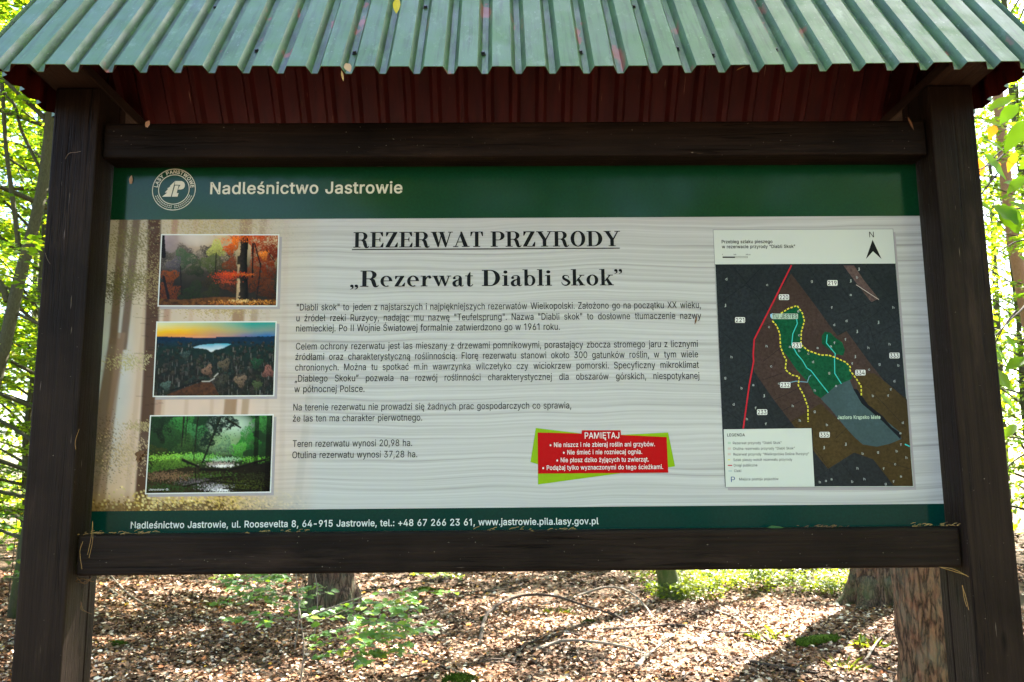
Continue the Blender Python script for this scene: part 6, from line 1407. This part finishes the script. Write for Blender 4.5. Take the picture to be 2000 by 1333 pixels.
# mossy log piece
g0, g1 = ground(1562, 1268), ground(1636, 1258); mb = MB(); rr = random.Random(2)
mb.tube(spline([np.zeros(3), (g1 - g0) / 2 + [0, 0, .02], g1 - g0], 5), [.05, .052, .05, .047, .05, .046, .045, .046, .042, .04, .035], 12, wob=.2, rng=rr)
rng = np.random.default_rng(8); k = 700; t_ = rng.random(k); an = rng.uniform(0, PI, k); ax = (g1 - g0); sd2 = np.array([-ax[1], ax[0], 0]) / np.linalg.norm(ax[:2])
P = ax[None] * t_[:, None] + (sd2[None] * np.cos(an)[:, None] + np.array([[0, 0, 1.]]) * np.sin(an)[:, None]) * (.047 - .01 * t_)[:, None]
LV, LF, _ = leaves(P, rng.normal(0, .6, (k, 3)) + [0, 0, .8], rng.normal(0, 1, (k, 3)), rng.uniform(.012, .04, k), np.full(k, .004), rng); mb.add(LV, [tuple(int(q) for q in f) for f in LF])
ob = mb.build('mossy_log', M['moss'], None, smooth=True); ob.location = (g0[0], g0[1], .04); tag(ob, 'short mossy green log lying on the leaves left of the near pine', 'log')
def moss_clump(px, py, rpx, label, seed):
    rng = np.random.default_rng(seed); g = ground(px, py); dd = np.hypot(g[1] - CAM[1], 0); r = rpx * dd / FPX; V = []; F = []; n = 22; m_ = 8
    for i in range(m_ + 1):
        ph = PI / 2 * i / m_
        for k in range(n):
            a = 2 * PI * k / n; q = 1 + .30 * math.sin(3 * a + seed) * math.cos(a * 2 + seed * 3) + rng.normal(0, .05); V.append((r * q * math.cos(a) * math.cos(ph), r * q * math.sin(a) * math.cos(ph), r * .32 * math.sin(ph) * (1 + rng.normal(0, .14)) - .02))
    for i in range(m_):
        for k in range(n): F.append((i * n + k, i * n + (k + 1) % n, (i + 1) * n + (k + 1) % n, (i + 1) * n + k))
    # fringe of tiny upright shoots
    k = 900; a = rng.uniform(0, 2 * PI, k); rr_ = np.sqrt(rng.random(k)); P = np.stack([r * rr_ * np.cos(a), r * rr_ * np.sin(a), r * .32 * np.sqrt(np.clip(1 - rr_ ** 2, 0, 1)) - .015], 1)
    LV, LF, _ = leaves(P, rng.normal(0, .5, (k, 3)) + [0, 0, 1], rng.normal(0, 1, (k, 3)), rng.uniform(.015, .05, k), np.full(k, .004), rng)
    b = len(V); ob = mesh_obj('moss_clump', np.concatenate([np.array(V), LV]), [tuple(f) for f in F] + [tuple(int(q) + b for q in f) for f in LF], M['moss'], None, smooth=True)
    ob.location = (g[0], g[1], float(terrain(g[0], g[1]))); tag(ob, label, 'moss', 'moss clumps in the litter')
for a_ in ((828, 1160, 24, 'wide dark moss clump right of the left pine trunk', 1), (742, 1187, 11, 'small moss tuft at the right of the pine trunk foot', 2), (815, 1192, 12, 'small moss tuft below the wide moss clump', 3), (898, 1332, 34, 'large bright moss cushion at the bottom edge of the picture', 4),
           (228, 1270, 17, 'moss tuft near the inner side of the left post', 5), (1150, 1216, 11, 'round moss tuft inside the arched branch', 6), (948, 1212, 9, 'dark moss tuft at the left foot of the arched branch', 7), (600, 1208, 22, 'moss patch hugging the left side of the pine foot', 8)):
    moss_clump(*a_)

# ================================================================== bits caught on the board
M['needle'] = flat('dry_pine_needle', (.42, .24, .07, 1), .6)
M['dry_leaf'] = flat('dry_leaf', (.16, .075, .03, 1), .7)
M['pale_leaf'] = flat('pale_dry_leaf', (.50, .33, .22, 1), .7)
M['yellow_leaf'] = flat('yellow_leaf', (.62, .48, .03, 1), .6)
M['green_leaf'] = flat('green_leaf', (.035, .10, .03, 1), .5)
M['thread'] = flat('dusty_thread', (.16, .12, .085, 1), .9)
def needles(label, pairs, Y, r=.00045, mat='needle', cat='pine needles'):
    mb = MB()
    for pth in pairs: mb.tube(spline([at(x, y, Y - .002 * i) for i, (x, y) in enumerate(pth)], 4), r, 4)
    o = mb.build('pine_needles', M[mat], None); tag(o, label, cat, 'dry pine needles caught on the board')
needles('pair of long yellow pine needles on the left end of the bottom beam', [[(181, 1018), (178, 1050), (171, 1084)], [(181, 1020), (181, 1055), (174, 1090)]], -.078)
needles('bent yellow pine needle left of the long pair on the bottom beam', [[(162, 1058), (156, 1078), (160, 1112)]], -.078)
needles('yellow pine needles standing under the right end of the bottom beam', [[(1879, 1144), (1886, 1165), (1892, 1192)], [(1880, 1144), (1883, 1168), (1888, 1185)]], -.1)
needles('needles sticking out where the bottom beam meets the right post', [[(1835, 1108), (1862, 1112), (1892, 1127)], [(1838, 1109), (1868, 1118), (1888, 1124)]], -.1)
needles('single yellow needle hanging on the left post', [[(155, 838), (147, 862), (148, 878)]], -.0935)
needles('pale needle curving from the upper part of the left post', [[(88, 494), (92, 506), (98, 516)]], -.0935, .0005, 'thread')
needles('fine dusty tuft under the left end of the bottom beam', [[(140, 1130), (158, 1139), (178, 1130)], [(145, 1136), (160, 1131), (183, 1137)], [(150, 1128), (165, 1141), (180, 1128)]], -.05, .0007, 'dry_leaf')
needles('dusty curl on the inner face of the left post below the beam', [[(158, 1176), (163, 1192), (180, 1200)], [(160, 1178), (158, 1190), (170, 1196)]], -.05, .0007, 'dry_leaf')
needles('curl of dry thread on the front of the left post', [[(127, 311), (135, 300), (148, 298), (158, 296)]], -.0945, .0006, 'thread')
rng0 = random.Random(9)
for xa, xb, nn_, lab in ((160, 245, 22, 'heap of dry needles and dust in the left corner of the ledge'), (250, 300, 12, 'dry needles leaning on the first word of the footer'), (480, 600, 18, 'scattered needle litter along the left ledge below the footer text'), (920, 1130, 20, 'sparse needle litter along the middle of the ledge'), (1560, 1650, 20, 'brown crumbs of needles right of the green leaf on the ledge'), (1780, 1868, 30, 'heap of dry needles in the right corner of the ledge')):
    mb = MB()
    for _ in range(nn_):
        x = rng0.uniform(xa, xb); z = 1.4785 + rng0.uniform(0, .004) * (1.6 if 'corner' in lab else 1); X = at(x, 1040, -.04)[0]; a = rng0.uniform(-.6, .6); l = rng0.uniform(.004, .014)
        p = np.array([X, rng0.uniform(-.066, -.006), z]); d = np.array([math.cos(a), math.sin(a) * .6, rng0.uniform(-.1, .5)]) * l
        mb.tube([p, p + d * .5 + [0, 0, .001], p + d], rng0.uniform(.0004, .0008), 4)
    o = mb.build('needle_litter', [M['dry_leaf'] if 'crumb' in lab else M['needle']], None); tag(o, lab, 'pine needles', 'needle litter on the ledge')
def bit(name, label, a, b_, hw, Y, mat, nrm=(0, -1, .2), cat='leaf', curl=.25, group=None):
    rng = np.random.default_rng(int(a[0])); p, q = at(*a, Y), at(*b_, Y); L_ = np.linalg.norm(q - p)
    V, F, col = leaves_fine(np.array([p]), np.array([q - p]), np.array([nrm], float), np.array([L_]), np.array([hw * (Y + 2.07) / FPX]), rng, np.array([.5]), .3, curl)
    o = mesh_obj(name, V, F, M[mat], None, smooth=True); tag(o, label, cat, group)
bit('green_leaf', 'small green leaf lying on the ledge under the footer', (1497, 1031), (1543, 1028), 5, -.03, 'green_leaf', (0, -.6, 1))
bit('dry_leaf', 'curled dark dry leaf stuck to the misty wood print', (283, 881), (247, 902), 7, -.006, 'dry_leaf', curl=.5)
bit('dry_leaf', 'dry stalk of the curled leaf stuck to the print', (272, 884), (268, 906), 3, -.007, 'dry_leaf')
bit('dry_leaf', 'tiny brown scrap stuck on the end of the second text line', (1361, 618), (1357, 634), 1.6, -.004, 'dry_leaf')
bit('yellow_leaf', 'yellow leaf lying in a trough near the top of the roof', (776, -4), (774, 28), 8, -.168, 'yellow_leaf', (0, -.7, .6))
bit('dry_leaf', 'pale dry leaf hanging from the roof eave left of the middle', (675, 124), (684, 141), 8, -.362, 'pale_leaf', (.1, -1, .1))
bit('dry_leaf', 'withered straw scrap hanging under the eave', (667, 138), (671, 160), 2.5, -.355, 'needle')
bit('dry_leaf', 'pale dropping on the top left of the upper beam', (292, 236), (284, 250), 5, -.073, 'pale_leaf', (0, -1, .1))  # a pale dropping, shaped with the leaf mesh
bit('dry_leaf', 'orange fleck on the dark left margin of the header', (257, 343), (254, 362), 3.5, -.004, 'pale_leaf')
bit('dry_leaf', 'dry twist hanging on the upper right corner of the frame', (1772, 228), (1785, 255), 2.5, -.073, 'dry_leaf')
bit('dry_leaf', 'straw bit under the eave on the right', (1438, 138), (1458, 126), 1.6, -.33, 'needle')
